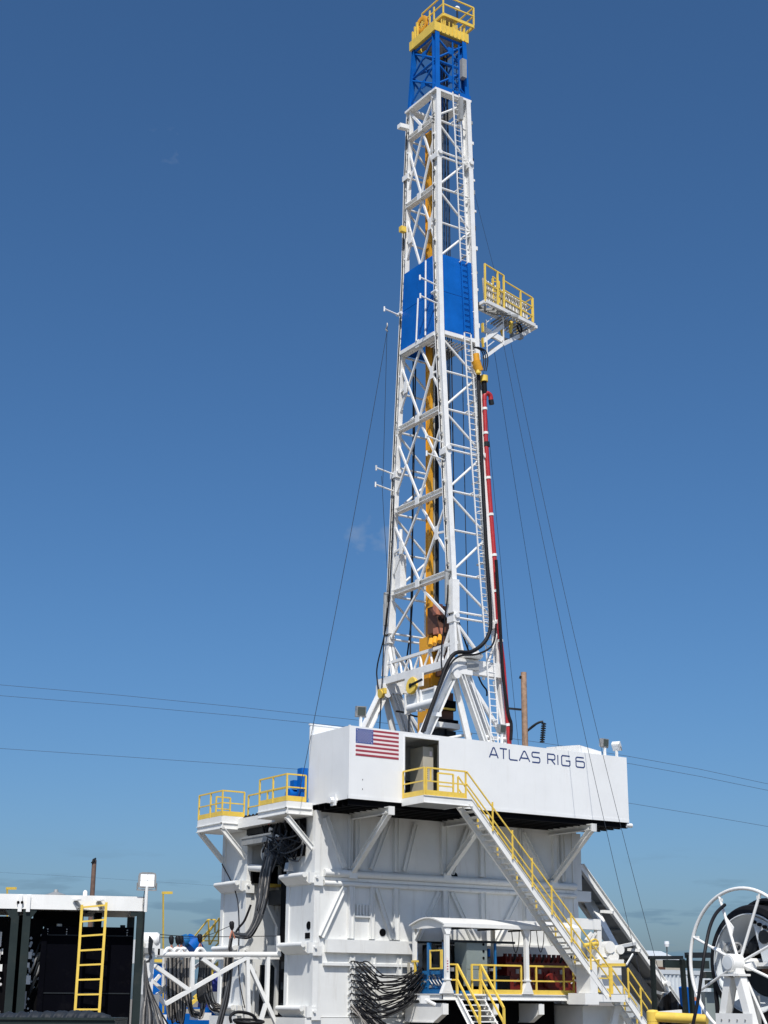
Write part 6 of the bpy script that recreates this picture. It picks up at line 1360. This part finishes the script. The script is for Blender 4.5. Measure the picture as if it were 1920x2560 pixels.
# dark plant behind the reel
hs_ = thing('dark_machine_behind_reel', 'dark machinery behind the spokes of the white reel', 'machine', fr(1900, 2600, 36)); 
MB().obox(fr(1850, 2500, 36), RT*1.4, FH*1.0, UP*.8).build('machine_body', DRK, hs_); MB().obox(fr(1852, 2560, 35.5), RT*1.3, FH*.8, UP*.5).build('machine_base', GREY, hs_)
MB().obox(fr(1770, 2470, 40), RT*.2, FH*.4, UP*.2).build('bracket', GRN, hs_); MB().obox(fr(1766, 2560, 40), RT*.5, FH*.5, UP*.8).build('green_panel', CABG, hs_)
MB().obox(fr(1766, 2445, 40), RT*.55, FH*.5, UP*.16).build('top_box', GRN, hs_)
# ================================================================== poles and power lines
def wpole(px, py0, d, r0, label, tilt=0.0):
    top = pd(px, py0, d); t = thing('utility_pole', label, 'utility pole', (top.x, top.y, 0)); 
    n_ = 9; pts = [Vector((top.x, top.y, 0))+(top-Vector((top.x, top.y, 0)))*(k/n_)+RT*tilt*(1-k/n_) for k in range(n_+1)]
    MB().tube(pts, [r0*(1.25-.25*k/n_) for k in range(n_+1)], 14).build('pole', WOOD if d < 90 else DWOOD, t, True); return t, top
p1, top1 = wpole(1309, 1681, 78, .145, 'weathered wooden utility pole with insulator arm behind the cabin')
for a, b_ in (((1271, 1771), (1303, 1774)), ((1316, 1829), (1338, 1812))): MB().beam(pd(*a, 78), pd(*b_, 78), .08, .1).build('cross_arm', DRK, p1)
MB().tube(smooth_pts([pd(1316, 1829, 77.8), pd(1334, 1814, 77.8), pd(1348, 1806, 77.8), pd(1358, 1804, 77.8)]), .06, 8).build('curved_arm', DRK, p1, True)
ins = MB()
for k in range(9):
    c = pd(1359.5-.5*k, 1809+5.6*k, 77.8); ins.lathe(c, (0.05, 0, 1), [(0, -.03), (.13, -.035), (.13, .0), (.03, .05), (0, .06)], 12)
ins.build('insulator_string', DRK, p1, True)
MB().tube([pd(1303, 1690, 77.9), pd(1301, 1697, 77.9)], .08, 6).build('pole_fitting', DRK, p1)
for k in range(5): MB().tube([pd(1315, 1767+12*k+(30 if k > 1 else 0), 77.75), pd(1315, 1770+12*k+(30 if k > 1 else 0), 77.75)], .05, 8).build('pole_bolt', UND, p1)
p2, top2 = wpole(236, 2150, 95, .14, 'distant leaning wooden pole behind the white shed roof', -.0)
MB().tube([pd(232, 2150, 95), pd(240, 2146, 95)], .06, 6).build('pole_fitting', DRK, p2); MB().beam(pd(229, 2158, 94.8), pd(238, 2148, 94.8), .08, .1).build('pole_fitting', DRK, p2)
def pline(pts, d, label, r=.011): 
    q_ = [pd(x, y, d) for x, y in pts]; q_ = [q_[0]+(q_[0]-q_[1])*k for k in (6, 3, 1)]+q_+([q_[-1]+(q_[-1]-q_[-2])*k for k in (1, 3)] if pts[-1][0] > 1900 else [])
    o = MB().tube(q_, r, 5).build('power_line', LINE, None, False); solo(o, label, 'power line', 'overhead power lines')
pline([(-200, 1692), (0, 1712), (300, 1738), (600, 1768), (910, 1802), (1130, 1826), (1355, 1857), (1567, 1890), (1750, 1923), (1930, 1962), (2150, 2010)], 80, 'highest overhead line, level with the pole insulator')
pline([(-200, 1721), (0, 1739), (300, 1763), (600, 1790), (776, 1808), (1040, 1834), (1300, 1866), (1580, 1910), (1750, 1941), (1930, 1978), (2150, 2028)], 81, 'second highest overhead line, ending just over the left cabin wall')
pline([(-200, 1853), (0, 1871), (300, 1891), (600, 1912), (770, 1925), (1040, 1948), (1300, 1972), (1580, 2009), (1750, 2037), (1930, 2068), (2150, 2110)], 84, 'lowest overhead line, behind the middle of the cabin')
pline([(-200, 2172), (0, 2181), (200, 2192), (400, 2205), (560, 2216)], 150, 'faint far line low over the left shed roof', .008)
# small things on the horizon behind the shed
def goose(px, py, d, label, drop):
    t = thing('yellow_vent_pipe', label, 'vent pipe', pd(px, 2500, d), 'yellow gooseneck posts behind the shed')
    MB().beam(pd(px, py, d), pd(px, py+drop, d), .055, .055, (1, 0, 0)).build('upright', YEL, t); MB().beam(pd(px-2, py, d), pd(px+22, py, d+.3), .09, .10).build('arm', YEL, t)
goose(18, 2221, 62, 'short yellow gooseneck post above the left end of the shed roof', 300); goose(408, 2232, 62, 'tall yellow gooseneck post right of the floodlight pole', 300)
MB_ = thing('roof_vent', 'small grey and white roof vent on the shed roof left of the pole', 'vent', L_(-1.9, 2.2, ZT0))
c = pd(140, 2229, 36); MB().lathe((c.x, c.y, ZT0+.02), (0, 0, 1), [(.12, -.1), (.12, .1), (.24, .1), (.24, .2), (.06, .26), (.04, .32), (0, .32)], 16).build('vent_cap', GREY, MB_, True); MB().lathe((c.x, c.y, ZT0-.05), (0, 0, 1), [(.1, 0), (.28, .05), (.28, .12), (.1, .14)], 14).build('vent_skirt', WHITE, MB_, True)
o = MB().lathe(pd(213, 2233, 34.5), (0, 0, 1), [(.05, -.15), (.05, .03), (.03, .06), (0, .07)], 10).build('roof_stub', WHITE, None, True); solo(o, 'small white stub pipe on the shed roof beside the far pole', 'pipe stub')
